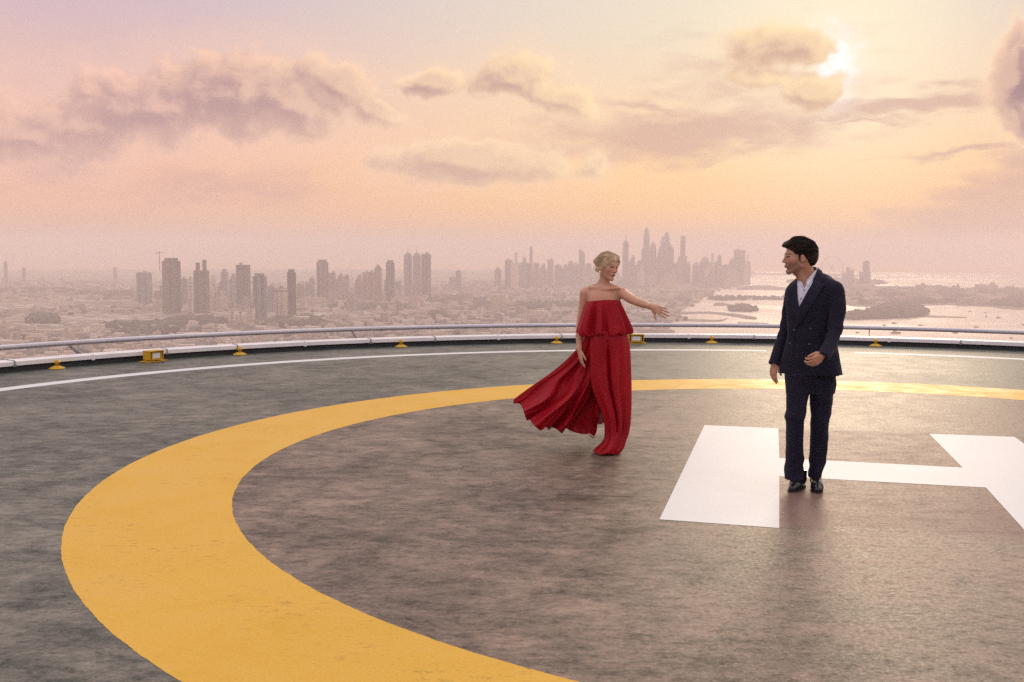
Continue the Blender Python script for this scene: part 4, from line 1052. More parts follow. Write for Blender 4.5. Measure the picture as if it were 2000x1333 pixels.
# hair
H = Field(tuple(mp-Vector((.22, .18, .16))), tuple(mp+Vector((.22, .18, .22))), .0034)
def HE(x, y, z, a, b, c, kk=.015, op='add', rx=0): H.ell(mh(x, y, z), (a, b, c), mh.R(rx), kk, op)
HE(0, -.026, .044, .083, .112, .092, .0); HE(0, -.076, .000, .072, .066, .080, .03)
HE(0, .036, .100, .056, .052, .029, .02, rx=-.25); HE(.004, .078, .092, .044, .028, .018, .015, rx=-.3); HE(-.006, .094, .087, .028, .018, .013, .012, rx=-.2); HE(0, -.015, .123, .050, .05, .022, .02)
for s_ in (-1, 1): HE(s_*.072, .004, .000, .007, .010, .030, .01)
def hm(p):
    q = mh.local(p); x, y, z = q.T
    yl = np.interp(z, [-.10, -.052, -.034, -.024, -.010, .0, .022, .036, .052, .064, .074], [-.075, -.045, -.022, .014, .026, .031, .045, .055, .066, .080, .15])
    zl = np.interp(y, [-.14, -.08, -.035, -.02], [-.060, -.072, -.055, -.042])
    return np.maximum(y-yl, zl-z)
keep(H, hm)
for s_ in (-1, 1): HE(s_*.088, -.010, -.015, .020, .019, .032, .004, 'cut')
def hd(p):
    q = mh.local(p); w1 = sines(q*[1, .2, .5], 170, 3, 8)*.0010; w2 = sines(q*[.9, .5, .7], 70, 5, 8)*.0026
    return w1+w2*np.clip((q[:, 2]+.02)/.06, .25, 1)
H.displace(hd)
P_, F_ = H.mesh(0); me = fast_mesh('hair', P_, F_)
def streak(P_, f):
    q = f.local(P_); a = np.arctan2(q[:, 0], q[:, 2]+.02); r = np.hypot(q[:, 0], q[:, 2]+.02)
    return np.stack([a*.09, q[:, 1]*.12+r*.05, r*.4], 1)
put(me, 'strand', streak(P_, mh))
def hair_mat(name, c0, c1, sc, rough=.45):
    def f(t, b):
        at = t.new('ShaderNodeAttribute', attribute_name='strand').outputs['Vector']
        n = t.math('ADD', t.math('MULTIPLY', t.noise(at, sc, 4, .6, .3), .6), t.math('MULTIPLY', t.noise(at, sc*4, 3, .6, .2), .4))
        t.set(b.inputs['Base Color'], t.mix(t.mapr(n, .36, .64), c0, c1))
        t.set(b.inputs['Normal'], t.new('ShaderNodeBump', ins={'Strength': .8, 'Distance': .004, 'Height': n}).outputs[0])
    return mat(name, c1, rough, fn=f, spec=.12)
m_hair_m = hair_mat('hair_black', (.006, .0045, .004, 1), (.040, .027, .021, 1), 130, .45)
hm_o = obj('hair', me, m_hair_m, man)
def strands(f, P_, F_, parent, m, n, th0, th1, ln, r, phmax, seed, lift=.0012, jit=.05):
    bv = BVHTree.FromPolygons([tuple(p) for p in P_], [tuple(q) for q in F_]); rn = random.Random(seed); V = []; Fc = []
    for k in range(n):
        ph = rn.uniform(-phmax, phmax); t0 = rn.uniform(th0, th1-ln*.5); L = ln*rn.uniform(.6, 1.3); dph = rn.uniform(-jit, jit)*3; lf = lift*rn.uniform(.3, 2.2); rows = []
        for i in range(9):
            t = t0+L*i/8; p = ph+dph*(i/8)+.03*math.sin(i*1.3+k)
            d = Vector((math.sin(p)*math.sin(t), math.cos(t), math.cos(p)*math.sin(t)))
            c_ = f(0, -.03, .03); dw = (f.x*d.x+f.y*d.y+f.z*d.z).normalized()
            h = bv.ray_cast(c_+dw*.4, -dw)
            if h[0] is None: break
            q = h[0]+dw*lf*(1+ (1.5 if i > 6 else 0)*rn.random()); rr = r*(1-.7*abs(i/8-.4)); u = f.x.cross(dw) if abs(dw.dot(f.x)) < .9 else f.z.cross(dw); u.normalize(); w2 = dw.cross(u)
            rows.append([q+(u*math.cos(a)+w2*math.sin(a)*0+dw*math.sin(a))*rr for a in (0, 2.09, 4.19)])
        if len(rows) < 4 or any((Vector(rows[j][0])-Vector(rows[j+1][0])).length > .03 for j in range(len(rows)-1)): continue
        b_ = len(V); V += [tuple(x) for r_ in rows for x in r_]
        for i in range(len(rows)-1):
            for j in range(3): Fc.append((b_+i*3+j, b_+i*3+(j+1) % 3, b_+(i+1)*3+(j+1) % 3, b_+(i+1)*3+j))
    me = fast_mesh('hair_strands', V, Fc); q = f.local(np.array(V)); put(me, 'strand', np.repeat(np.random.RandomState(seed).rand(len(V)//27+1, 1), 27, 0)[:len(V)]*np.array([1., 1., 1.])+0*q)
    obj('hair_strands', me, m, parent)
strands(mh, P_, F_, hm_o, m_hair_m, 700, .5, 2.6, .55, .0011, 1.75, 3, .0016)

def fabric(name, col, rough, sc=420, amt=.12, bump=.0012, sheen=.0):
    def f(t, b):
        co = t.new('ShaderNodeTexCoord').outputs['Object']; n = t.noise(co, sc, 3, .6); n2 = t.noise(co, 7, 4, .6)
        c_ = t.mix(t.mapr(n, .3, .7), tuple(x*(1-amt) for x in col[:3])+(1,), tuple(x*(1+amt*1.5) for x in col[:3])+(1,))
        t.set(b.inputs['Base Color'], t.mix(t.mapr(n2, .3, .7, 0, .25), c_, tuple(x*.7 for x in col[:3])+(1,)))
        w_ = t.noise(co, 22, 5, .6, 1.0)
        t.set(b.inputs['Normal'], t.new('ShaderNodeBump', ins={'Strength': .6, 'Distance': bump*4, 'Height': w_}).outputs[0])
        b.inputs['Sheen Weight'].default_value = sheen; b.inputs['Sheen Roughness'].default_value = .5
    return mat(name, col, rough, fn=f, spec=.25)
m_suit = fabric('navy_wool', (.0075, .0070, .021, 1), .8, sheen=.03)
m_lapel = fabric('navy_wool_lapel', (.0085, .0080, .024, 1), .7, sheen=.03)
m_shirt = fabric('white_cotton', (.66, .68, .80, 1), .8)
m_btn = mat('dark_button', (.05, .05, .06, 1), .25, fn=grain(100, .2)); m_leather = mat('black_leather', (.010, .010, .013, 1), .22, fn=grain(60, .3, .0015, 25)); m_sole = mat('shoe_sole', (.02, .016, .014, 1), .6, fn=grain(60, .2))
# trousers
Tf = Field((1.80, 7.45, .02), (2.50, 8.15, 1.05), .0046)
Tf.column(colpx([(925,1533.5,1568.5,7.78,.070),(937,1533,1569,7.77,.073),(900,1534.5,1569,7.77,.066),(865,1536.5,1568.5,7.75,.066),(835,1535.5,1569.5,7.73,.070),(817,1534,1571.5,7.71,.076),(800,1536,1574,7.73,.080),(770,1535.5,1579,7.75,.09),(730,1533,1584,7.77,.10)], .08), .0, 0, 2.2, smooth=2)
Tf.column(colpx([(932,1579.5,1603,7.80,.070),(920,1579.5,1606,7.80,.069),(900,1581,1612,7.80,.066),(865,1582.5,1615,7.79,.068),(830,1583.5,1618,7.77,.072),(800,1582.5,1623,7.77,.080),(770,1581.5,1626,7.77,.088),(730,1580,1630,7.77,.10)], .08), .004, 0, 2.2, smooth=2)
Tf.column(colpx([(768,1536,1630,7.77,.09),(745,1534.5,1631,7.77,.105),(712,1540,1628,7.77,.095)], .1), .014, 0, 2.4, smooth=2)
zk = W(1552, 818, 7.7).z
def td(p):
    x, y, z = p.T; g = lambda a, s_: np.exp(-((z-a)/s_)**2)
    w_ = .0016+.0045*g(zk, .07)+.006*g(.16, .07)+.003*g(.84, .06)
    o = w_*.75*sines(p@np.array([[.6,0,.5],[0,.35,0],[-.5,0,1.1]]), 24, 11, 9)+.0030*sines(p*[1, .6, .25], 22, 12, 8)
    for cx in (W(1551, 850, 7.7).x, W(1600, 850, 7.8).x): o -= .004*np.exp(-((x-cx)/.006)**2)*(y < 7.75)
    return o
Tf.displace(td)
P_, F_ = Tf.mesh(1); obj('trousers', fast_mesh('trousers', P_, F_), m_suit, man); del Tf
# jacket
J = Field((1.70, 7.25, .62), (2.50, 8.25, 1.68), .0046)
jr = [(536,1572,1606,7.82,.040),(546,1558,1625,7.80,.078),(556,1545,1640,7.78,.105),(568,1541,1643,7.78,.118),(590,1539.5,1642,7.78,.128),(615,1540,1639,7.78,.128),(645,1541,1631,7.78,.118),(668,1539,1630,7.78,.119),(700,1531,1635.5,7.78,.125),(731,1523,1640,7.78,.128)]
J.column(colpx(jr, .12, 0, YW), .0, YW, 2.35, smooth=3)
J.cone(W(1586, 541, 7.85), W(1632, 566, 7.64), .050, .056, .03); J.cone(W(1574, 550, 7.86), W(1549, 570, 7.90), .048, .052, .03)
J.cone(W(1570, 560, 7.88), W(1610, 556, 7.80), .07, .07, .03)
J.cone(W(1587, 538, 7.84), W(1594, 548, 7.80), .062, .068, .012); J.cone(W(1567.5, 554, 7.85), W(1562, 562, 7.85), .050, .055, .012)
def sleeve(path, ks):
    J.path(path, ks); (a, ra), (b, rb) = path[-2:]; d = (Vector(b)-Vector(a)).normalized()
    J.cone(Vector(b)+d*.058, Vector(b)+d*.2, .062, .08, .003, 'cut')
sleeve([(W(1633, 574, 7.64), .060), (W(1636, 606, 7.61), .054), (W(1630.5, 650, 7.58), .051), (W(1620, 676, 7.50), .049), (W(1608, 698, 7.40), .043)], .016)
sleeve([(W(1549, 576, 7.90), .058), (W(1542, 610, 7.93), .054), (W(1535, 648, 7.95), .050), (W(1524, 680, 7.91), .045), (W(1511.5, 711, 7.86), .041)], .012)
VPOLY = [(1556,520),(1556.5,543),(1558,575),(1559,606),(1571.5,580),(1586.5,552),(1597,523),(1596,505),(1570,505)]
carve(J, VPOLY, 7.80, .0036)
# cut the front corner of the skirt and the overlap edge
el = W(1633, 652, 7.58); er = W(1535, 650, 7.95)
def jd(p):
    x, y, z = p.T; ge = lambda c_, s_: np.exp(-((p-np.array(c_[:]))**2).sum(1)/s_**2)
    o = .0026*sines(p*[.8, .8, .6], 20, 21, 9)
    o += .0030*ge(el, .12)*sines(p*[.5, .5, 1.4], 34, 22, 7)+.0028*ge(er, .12)*sines(p*[.5, .5, 1.4], 34, 23, 7)
    bt = W(1551, 646, 7.62); o += .0040*np.exp(-((z-bt.z)/.09)**2)*sines(p@np.array([[.45, 0, .9], [0, .6, 0], [-.9, 0, 1.3]]), 22, 24, 7)
    arm = W(1628, 600, 7.58); o += .007*np.exp(-((p[:, 0]-arm.x)/.012)**2)*np.exp(-((z-arm.z)/.13)**2)*(y < 7.7)
    return o
J.displace(jd)
P_, F_ = J.mesh(1); jme = fast_mesh('jacket', P_, F_); jacket = obj('jacket', jme, m_suit, man); del J
jb = BVHTree.FromPolygons([tuple(p) for p in P_], [tuple(f) for f in F_])
L1 = [(1605,530),(1598,523),(1587.5,552),(1572.5,579),(1558.5,606),(1550,640),(1553,643),(1566,626),(1583,601),(1599,575),(1611,556.5),(1603,556),(1609,540)]
drape('lapel', L1, jb, .007, .006, m_lapel, jacket)
L2 = [(1556,544),(1551,548),(1546,556),(1540,560),(1541,575),(1547,600),(1555,622),(1559,612),(1560,600),(1558.5,575),(1557.5,550)]
drape('lapel', L2, jb, .006, .005, m_lapel, jacket)
drape('front_edge', [(1550,640),(1553,641),(1550,672),(1546,700),(1541,729),(1538.5,728),(1543,700),(1547,672)], jb, .0025, .002, m_lapel, jacket)
drape('pocket_welt', [(1604,594),(1621,588),(1622,592),(1605,598)], jb, .003, .003, m_lapel, jacket)
for bx, by in ((1551,644.5),(1580.5,672),(1543.5,671),(1583,642)):
    h = jb.ray_cast(Vector((0, 0, EYE)), raydir(bx, by).normalized())
    if h[0]:
        n_ = h[1] if h[1].y < 0 else -h[1]; bm = bmesh.new()
        lathe(bm, [(0, 0), (.0075, 0), (.0082, .002), (.0075, .0035), (.005, .003), (0, .003)], 16, Matrix.Translation(h[0]+n_*.003)@n_.to_track_quat('Z', 'Y').to_matrix().to_4x4()); obj('button', bm, m_btn, jacket)
# shirt
S_ = Field((1.85, 7.45, 1.05), (2.45, 8.1, 1.68), .004)
S_.column(colpx([(r[0], r[1]+2.5, r[2]-2.5, r[3], r[4]-.010) for r in jr[:7]], .12, 0, YW), .0, YW, 2.35, smooth=3)
S_.cone(W(1583, 545, 7.84), W(1612, 560, 7.76), .048, .04, .03); S_.cone(W(1580, 550, 7.84), W(1560, 562, 7.87), .046, .04, .03)
S_.cone(W(1578, 540, 7.815), W(1581, 556, 7.815), .0715, .077, .01)
nv = (W(1565, 534, 7.8)-W(1598, 516, 7.8)); nz_ = Vector((-nv.z, 0, nv.x)); nz_ = nz_ if nz_.z > 0 else -nz_
q0 = W(1597, 521, 7.80)
keep(S_, lambda p: ((p-np.array(q0[:]))@np.array(nz_.normalized()[:])))
carve(S_, [(1560,530),(1561.5,541),(1566,552),(1571,563),(1574,557),(1574,549),(1590,531),(1600,515)], 7.84, .0036)
S_.displace(lambda p: .0022*sines(p*[1.4, .6, .5], 30, 31, 8))
P_, F_ = S_.mesh(1); sme = fast_mesh('shirt', P_, F_); shirt = obj('shirt', sme, m_shirt, man)
sb = BVHTree.FromPolygons([tuple(p) for p in P_], [tuple(f) for f in F_]); del S_
drape('collar', [(1597,523),(1592,530),(1576.5,547.5),(1574.5,551),(1578,559),(1584,551),(1592,539),(1599,527)], sb, .007, .004, m_shirt, shirt)
drape('collar', [(1560.5,541),(1557,544),(1557.5,549),(1564,555),(1570,564),(1571,560),(1567,551)], sb, .006, .004, m_shirt, shirt)
for by in (567, 584):
    h = sb.ray_cast(Vector((0, 0, EYE)), raydir(1570.5-(by-567)*.35, by).normalized())
    if h[0]:
        bm = bmesh.new(); lathe(bm, [(0, 0), (.0055, 0), (.0055, .002), (0, .002)], 12, Matrix.Translation(h[0])@Vector((0, -1, 0)).to_track_quat('Z', 'Y').to_matrix().to_4x4()); obj('button', bm, m_btn, shirt)
# shoes
def shoe(heel, toe, parent, s_=1.0):
    d = (Vector(toe)-Vector(heel)); d.z = 0; d.normalize(); f = Frame(heel, d, (0, 0, 1), s_)
    F = Field(tuple(Vector(heel)-Vector((.25, .38, .02))), tuple(Vector(heel)+Vector((.25, .12, .18))), .0034)
    F.cone(f(0, .0, .050), f(0, .05, .055), .034, .036, .01); F.cone(f(0, .05, .052), f(-.002, .17, .030), .040, .040, .02); F.cone(f(-.002, .17, .030), f(.0, .235, .024), .040, .026, .02)
    F.cone(f(0, .015, .07), f(0, .01, .115), .036, .038, .02); F.ell(f(0, .15, .045), (.034, .06, .026), f.R(-.3), .02)
    F.cone(f(-.03, .19, .047), f(.03, .19, .047), .0012, .0012, .003, 'cut')
    keep(F, lambda p: np.maximum(.014-f.local(p)[:, 2], f.local(p)[:, 2]-.125))
    P_, F_ = F.mesh(1); o = obj('shoe', fast_mesh('shoe', P_, F_), m_leather, parent)
    bm = bmesh.new(); out = []
    for t in np.linspace(0, 2*math.pi, 40, endpoint=False):
        y = .112+.152*math.cos(t); wd = np.interp(y, [-.04, 0, .06, .12, .18, .235, .264], [.001, .033, .034, .038, .044, .030, .001]); out.append((math.copysign(1, math.sin(t))*wd if abs(math.sin(t)) > 1e-6 else 0, y))
    up = [bm.verts.new(f(x, y, .015)) for x, y in out]; dn = [bm.verts.new(f(x, y, .001)) for x, y in out]
    bm.faces.new(up); bm.faces.new(list(reversed(dn)))
    for i in range(40): bm.faces.new((up[i], dn[i], dn[(i+1) % 40], up[(i+1) % 40]))
    bmesh.ops.recalc_face_normals(bm, faces=bm.faces); obj('sole', bm, m_sole, o)
    for k in range(4):
        y = .085+.017*k; z = .092-.010*k; bm = bmesh.new(); n = 8; rr = []
        for i in range(n+1):
            a = -1+2*i/n; c_ = f(a*.020, y+.006*(1 if k % 2 else -1)*a, z+.006-.006*a*a); rr.append([c_+(f.y*math.cos(q)+f.z*math.sin(q))*.0018 for q in (0, 1.57, 3.14, 4.71)])
        obj('lace', grid_mesh('lace', rr, True), m_sole, o); bm.free()
    return o
def gxy(px, py): g = G(px, py, 0); g.z = 0; return g
shoe(gxy(1566, 950), gxy(1536, 968), man)
shoe(gxy(1592, 950), gxy(1598, 968), man)
# ------------------------------------------------------------------ the woman
wp = W(1187.5, 521.5, 9.15)
wh_ = Frame(wp, (.60, -.80, -.11), (.20, -.05, 1), .93)
B = Field((.42, 8.25, -.01), (1.38, 10.25, 1.76), .0038)
head(B, wh_, False)
B.cone(wh_(0, -.030, -.060), W(1178.5, 560, 9.19), .037, .040, .02)
B.cone(wh_(0, .005, -.075), W(1181, 560, 9.155), .026, .028, .02)
B.cone(W(1175, 558, 9.20), W(1147, 570, 9.21), .034, .038, .045); B.cone(W(1184, 558, 9.20), W(1214, 571, 9.10), .034, .038, .045)
B.column(colpx([(563,1160,1202,9.18,.050),(569,1153,1208,9.17,.066),(576,1149,1211,9.165,.078),(585,1147.5,1212,9.16,.086),(597,1149,1211,9.15,.092),(612,1154,1208,9.15,.09),(640,1160,1207,9.15,.08),(668,1160,1218,9.16,.085),(695,1166,1220,9.16,.085)], .09), .045)
B.cone(W(1177, 565, 9.115), W(1152, 562, 9.165), .006, .005, .03); B.cone(W(1184, 565, 9.11), W(1210, 563, 9.07), .006, .005, .03)   # collar bones
B.path([(W(1142.5, 573, 9.21), .044), (W(1139.5, 600, 9.22), .040), (W(1134.5, 630, 9.22), .036), (W(1132, 655, 9.17), .034), (W(1131.5, 683, 9.12), .0225)], .02)
B.path([(W(1218.5, 575, 9.10), .042), (W(1232, 584, 8.96), .039), (W(1246.5, 591, 8.84), .034), (W(1258, 594.5, 8.74), .032), (W(1271, 599, 8.63), .0215)], .02)
hand(B, W(1131.5, 684, 9.12), (.15, -.10, -.97), (.35, -.93, 0), flip=True, s_=.92, curls=[.18, .25, .30, .35], thumb=(.25, .95, -.3), spread=.05)
hand(B, W(1272, 599.5, 8.625), (.80, -.45, -.34), (-.25, -.15, -.95), s_=.95, curls=[.22, .26, .32, .36], thumb=(.85, .5, -.05), spread=.12)
B.path([(W(1201, 690, 9.16), .065), (W(1205, 775, 9.13), .05), (W(1203, 800, 9.15), .048), (W(1203, 866, 9.22), .030), (W(1196, 880, 9.13), .026)], .02)
B.path([(W(1178, 690, 9.20), .06), (W(1168, 765, 9.46), .045), (W(1162, 790, 9.55), .040), (W(1154, 828, 9.74), .026), (W(1153, 838, 9.66), .020)], .02)
P_, F_ = B.mesh(1); me = fast_mesh('person', P_, F_); paint(me, P_, wh_, False); del B
m_skin_w = skin_mat('skin_fair', (.55, .315, .215, 1), (.34, .055, .06, 1), (.3, .2, .15, 1), False)
woman = obj('person', me, m_skin_w, label='blonde woman in flowing red strapless jumpsuit reaching one arm towards the man', category='person')
eyes(wh_, woman, (-.25, .0))
H = Field(tuple(wp-Vector((.24, .24, .17))), tuple(wp+Vector((.24, .24, .20))), .0033)
def HE(x, y, z, a, b, c, kk=.012, op='add', rx=0): k = wh_.s; H.ell(wh_(x, y, z), (a*k, b*k, c*k), wh_.R(rx), kk, op)
HE(0, -.022, .044, .083, .108, .093, .0); HE(0, -.055, .0, .080, .070, .070, .03); HE(-.02, .03, .095, .055, .05, .03, .02); HE(.03, .02, .098, .045, .05, .028, .02)
for x, y, z, r in ((0, -.128, .052, .038), (.022, -.138, .030, .032), (-.025, -.136, .026, .032), (0, -.120, -.018, .034), (.01, -.150, .036, .020), (-.01, -.155, .012, .018), (.035, -.10, -.040, .022), (-.03, -.10, -.045, .022), (.0, -.095, -.062, .018)):
    HE(x, y, z, r, r*.8, r, .008)
for s_ in (-1, 1): HE(s_*.066, .030, .032, .018, .026, .045, .014); HE(s_*.074, -.002, -.004, .011, .026, .034, .012)
def hm(p):
    q = wh_.local(p); x, y, z = q.T
    yl = np.interp(z, [-.12, -.055, -.035, -.010, .015, .035, .055, .07, .082], [-.05, -.025, -.006, .024, .046, .058, .066, .082, .15])
    yl = yl+np.clip(np.abs(x)-.045, 0, .03)*1.1
    zl = np.interp(y, [-.16, -.06, -.02], [-.085, -.085, -.045]); return np.maximum(y-yl, zl-z)
keep(H, hm)
def hd(p):
    q = wh_.local(p); part = .006*np.exp(-((q[:, 0]+.018)/.005)**2)*(q[:, 2] > .07)*(q[:, 1] > -.03)
    bun = q[:, 1] < -.10; a = np.arctan2(q[:, 0], q[:, 2]-.01)
    return .0007*sines(q*[1, .2, .5], 170, 7, 8)+.0016*sines(q*[.7, .3, .7], 50, 9, 8)+part+bun*.002*np.sin(a*9+q[:, 1]*160)
H.displace(hd); P_, F_ = H.mesh(0); m_hair_w = hair_mat('hair_blonde', (.46, .33, .20, 1), (.84, .68, .48, 1), 110, .42)
hme = fast_mesh('hair', P_, F_); put(hme, 'strand', streak(P_, wh_)); hw = obj('hair', hme, m_hair_w, woman); strands(wh_, P_, F_, hw, m_hair_w, 900, .55, 2.9, .8, .0012, 2.0, 8, .0016); del H
def strand(pts, r, parent, m):
    rr = []; pts = [Vector(p) for p in pts]; n = 14
    for i in range(n):
        t = i/(n-1)*(len(pts)-1); j = min(int(t), len(pts)-2); u = t-j; p0, p1 = pts[max(j-1, 0)], pts[j]; p2, p3 = pts[j+1], pts[min(j+2, len(pts)-1)]
        c_ = .5*((2*p1)+(p2-p0)*u+(2*p0-5*p1+4*p2-p3)*u*u+(-p0+3*p1-3*p2+p3)*u**3); q = r*(1-.8*i/(n-1)); rr.append([c_+Vector((math.cos(a)*q, math.sin(a)*q, 0)) for a in (0, 1.26, 2.5, 3.77, 5)])
    obj('hair_strand', grid_mesh('hair_strand', rr, True), m, parent)
for s_ in (-1, 1):
    strand([wh_(s_*.03, .088, .085), wh_(s_*.060, .082, .055), wh_(s_*.073, .052, .015), wh_(s_*.077, .028, -.030), wh_(s_*.074, .022, -.055)], .0065, hw, m_hair_w)
    strand([wh_(s_*.05, .070, .080), wh_(s_*.072, .050, .045), wh_(s_*.080, .020, .0), wh_(s_*.079, .004, -.045)], .008, hw, m_hair_w)
m_gold = mat('gold', (.75, .52, .25, 1), .25, 1.0, fn=grain(80, .1)); m_pearl = mat('pearl', (.8, .74, .68, 1), .2, fn=grain(80, .05))
sx = 1 if (wh_(1, 0, 0)-wp).x < 0 else -1
bm = bmesh.new(); bmesh.ops.create_uvsphere(bm, u_segments=14, v_segments=10, radius=.0085, matrix=Matrix.Translation(wh_(sx*.084, -.004, -.056))); bmesh.ops.create_uvsphere(bm, u_segments=14, v_segments=10, radius=.0115, matrix=Matrix.Translation(wh_(sx*.086, -.004, -.076))); obj('earring', bm, m_pearl, woman, True)
def bangle(c, ax, r, m):
    bm = bmesh.new(); ring(bm, 0, 0, [(r-.002, -.004), (r+.002, -.004), (r+.002, .004), (r-.002, .004)], 32)
    bmesh.ops.transform(bm, matrix=Matrix.Translation(c)@Vector(ax).to_track_quat('Z', 'Y').to_matrix().to_4x4(), verts=bm.verts); obj('bracelet', bm, m, woman, True)
bangle(W(1269.5, 598.5, 8.64), (.8, -.5, -.3), .0265, m_gold); bangle(W(1267.5, 598, 8.655), (.8, -.5, -.22), .027, m_pearl)

def satin(t, b):
    co = t.new('ShaderNodeTexCoord').outputs['Object']; n = t.noise(co, 260, 3, .6); n2 = t.noise(co, 6, 4, .6)
    c_ = t.mix(t.mapr(n, .3, .7), (.25, .0011, .008, 1), (.41, .0016, .012, 1))
    t.set(b.inputs['Base Color'], t.mix(t.mapr(n2, .35, .65, 0, .3), c_, (.17, .001, .006, 1)))
    t.set(b.inputs['Normal'], t.new('ShaderNodeBump', ins={'Strength': .5, 'Distance': .006, 'Height': t.noise(t.new('ShaderNodeMapping', ins={0: co, 3: (1, 1, .3)}).outputs[0], 26, 5, .6, .6)}).outputs[0])
    b.inputs['Sheen Weight'].default_value = .0
m_red = mat('red_satin', (.4, .005, .012, 1), .45, fn=satin, spec=.22)
def pleat(t, ph, amps):
    return sum(a*math.sin(n*t+p+ph*q) for n, a, p, q in amps)
def tube(name, lev, zf, pl, n=220, sub=6, D0=9.15):
    rows = []; L = []
    for i in range(len(lev)-1):
        for j in range(sub):
            u = j/sub; L.append([lev[i][k]*(1-u)+lev[i+1][k]*u for k in range(6)])
    L.append(list(lev[-1])); L = np.array(L, float)
    ker = np.array([1, 2, 3, 2, 1.])/9
    for k in range(6): L[:, k] = np.convolve(np.pad(L[:, k], 2, 'edge'), ker, 'valid')
    N = len(L)
    for i, (py, l, r, D, b, amp) in enumerate(L):
        p, q = W(l, py, D), W(r, py, D); cx, a = (p.x+q.x)/2, (q.x-p.x)/2; z0 = (p.z+q.z)/2; s_ = i/(N-1); row = []
        for j in range(n):
            t = 2*math.pi*j/n; d = amp*pl(t, s_); edge = 1-abs(math.cos(t))**6*.8
            row.append((cx+(a+d*(1-edge*.0)*edge)*math.cos(t), D-(b+d)*math.sin(t), z0+zf(t, s_)))
        rows.append(row)
    return grid_mesh(name, rows, True)
# standing leg and hips
lv = [(645,1152,1221,9.15,.115,.002),(656,1149,1226,9.15,.125,.005),(672,1149,1229,9.15,.13,.011),(695,1149.5,1230,9.15,.13,.016),(730,1151,1231,9.14,.125,.019),(760,1156,1231.5,9.13,.12,.020),(782,1165,1231.5,9.13,.12,.020),(805,1175,1231,9.13,.12,.020),(827,1180,1229.5,9.13,.12,.020),(846,1180.5,1226,9.13,.12,.018),(860,1179,1221,9.12,.125,.013),(870,1171,1219,9.11,.13,.012),(878,1160,1215,9.10,.135,.010),(883,1157,1212,9.10,.13,.008)]
PA = [(3, .8, .3, 1.6), (5, .8, 1.7, -2.4), (9, .35, .4, 2.6), (14, .16, 2.0, 1.0)]
suit = obj('jumpsuit_leg', tube('jumpsuit_leg', lv, lambda t, s_: .006*math.sin(5*t)*max(0, s_-.9)*10, lambda t, s_: pleat(t, s_, PA)-2.6*math.exp(-((t-1.70+.10*s_)/.085)**2)*min(1, max(0, s_-.10)*8)*min(1, max(0, .72-s_)*6)), m_red, woman); thick(suit, .004)
# wind-blown leg
HEM = [(1003,781),(1002.5,789),(1013,788),(1018,793),(1022,804),(1026,815),(1029.5,822),(1036,820),(1041,827),(1049,835),(1057.6,842),(1063,838),(1068,834),(1072,840),(1079,835),(1086,839),(1095.6,847.5),(1100,841),(1103,836.5),(1111,841),(1122,845),(1136,848),(1147,848.5),(1151,846),(1161,853),(1165,845),(1167,829),(1173,829),(1180,826),(1197,816)]
hl = [0.0]
for a, b_ in zip(HEM, HEM[1:]): hl.append(hl[-1]+math.hypot(b_[0]-a[0], b_[1]-a[1]))
hl = np.array(hl)/hl[-1]; HX = np.array([p[0] for p in HEM]); HY = np.array([p[1] for p in HEM])
NU, NS = 260, 60
def fan(u, s_, back):
    hx, hy = np.interp(u, hl, HX), np.interp(u, hl, HY)
    sx_, sy_ = 1143+52*u, 658+8*u
    e = s_; cv = math.sin(math.pi*min(1, u*1.15))
    x = sx_+(hx-sx_)*(e**(1.12+.38*cv)); y = sy_+(hy-sy_)*e**(1-.10*cv)+(9*math.sin(math.pi*s_)*(1-s_))*(1-u)**1.5*1.6
    x += cv*2.2*math.sin(s_*7+u*13)*s_
    Dh = np.interp(u, [0, .15, .5, .8, 1], [9.38, 9.28, 9.18, 9.24, 9.42]); D = 9.10+(Dh-9.10)*s_
    u2 = u+.035*math.sin(5*s_+u*6)*s_+.02*math.sin(11*s_+u*17)
    fold = math.sin(u2*62+2.6*math.sin(u*7+1))*(.35+.35*math.sin(u*11+s_*3))+math.sin(u2*29+2-s_*2.2+1.5*math.sin(u*5))*.85+math.sin(u2*103+s_*5)*.18*s_+1.3*math.sin(u*9+s_*2.5)*s_
    amp = (.006+.054*s_)*min(1, 6*u+.15)*min(1, 6*(1-u)+.15)
    D += fold*amp
    if back: D += (.10+.16*s_)*math.sin(math.pi*min(1, max(0, u)))**.7+.004; 
    return W(x, y, D)
rows = []
for i in range(NS+1):
    s_ = i/NS; rows.append([fan(j/NU, s_, False) for j in range(NU+1)]+[fan(j/NU, s_*.985, True) for j in range(NU, -1, -4)])
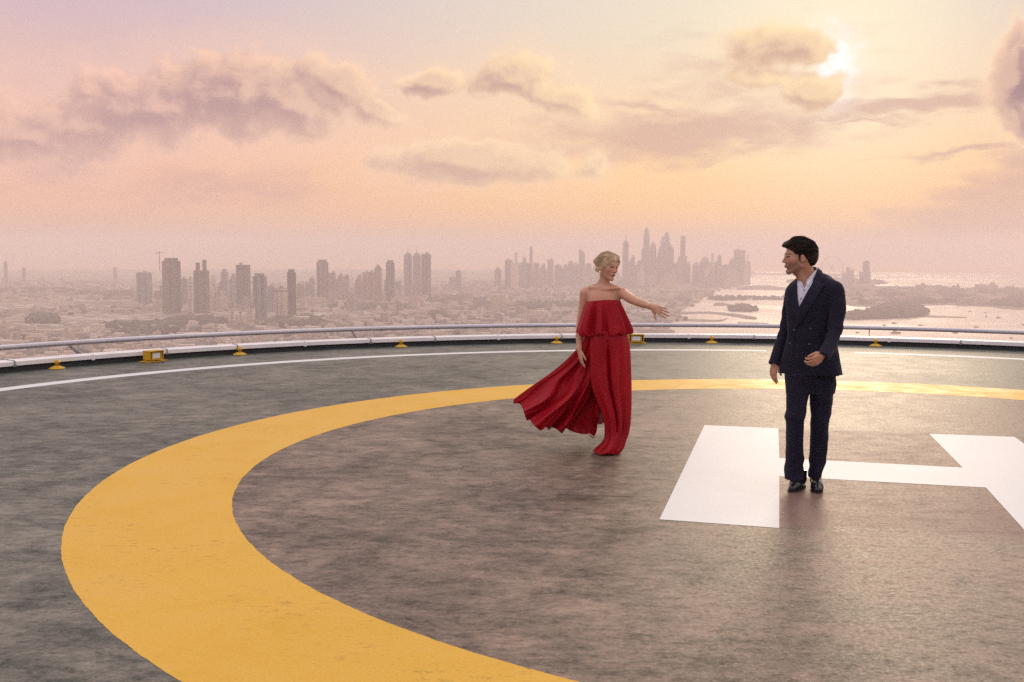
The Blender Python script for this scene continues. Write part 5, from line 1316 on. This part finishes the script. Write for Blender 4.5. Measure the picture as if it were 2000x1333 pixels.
fan_o = obj('jumpsuit_leg', grid_mesh('jumpsuit_leg', rows, True), m_red, woman, label='wide wind-blown trouser leg streaming out to the left'); thick(fan_o, .003)
# ruffled bodice
tv = [(588,1146,1212,9.15,.105,.002),(592,1144.5,1213.5,9.15,.108,.004),(600,1141,1217,9.15,.112,.008),(612,1137,1222,9.15,.118,.013),(624,1133,1227,9.15,.124,.018),(636,1129,1232,9.15,.13,.021),(645,1126,1235,9.15,.135,.024),(651,1127,1234,9.15,.134,.025),(653.5,1133,1228,9.15,.128,.020),(652,1143,1223,9.15,.128,.008),(646,1150,1220,9.15,.118,.003)]
TA = [(5, .6, 1.0, .9), (8, 1.1, .2, -.9), (13, .7, 2.1, 1.2), (22, .35, .6, .8)]
def tz(t, s_):
    top = (1-min(1, s_*6))*(.014*math.sin(t)-.012*(math.cos(t) < 0)*abs(math.cos(t)))
    return top+max(0, s_-.3)*1.2*(-.020*max(0, -math.cos(t))**2+.014*math.sin(7*t+.5)+.011*math.sin(11*t+2)+.006*math.sin(19*t)+.012*max(0, math.cos(t))**3)
top = obj('ruffled_bodice', tube('ruffled_bodice', tv, tz, lambda t, s_: pleat(t, s_, TA), 300), m_red, woman); thick(top, .003)
# sandals under the hems
def sandal(p, d):
    f = Frame(p, d, (0, 0, 1), 1); bm = bmesh.new(); o_ = []
    for t in np.linspace(0, 2*math.pi, 24, endpoint=False): o_.append((.034*math.sin(t)*(1 if math.cos(t) > 0 else .8), .11*math.cos(t)))
    up = [bm.verts.new(f(x, y, .016)) for x, y in o_]; dn = [bm.verts.new(f(x, y, .003)) for x, y in o_]
    bm.faces.new(up); bm.faces.new(list(reversed(dn)))
    for i in range(24): bm.faces.new((up[i], dn[i], dn[(i+1) % 24], up[(i+1) % 24]))
    bmesh.ops.recalc_face_normals(bm, faces=bm.faces); return obj('sandal', bm, m_nude, woman)
m_nude = mat('nude_leather', (.45, .28, .2, 1), .35, fn=grain(50, .1))
sandal(Vector((G(1200, 886, 0).x, 9.14, 0)), (.35, -1, 0)); 
q = W(1155, 845, 9.62); sandal(Vector((q.x, q.y, q.z-.01)), (.1, -1, -.25))
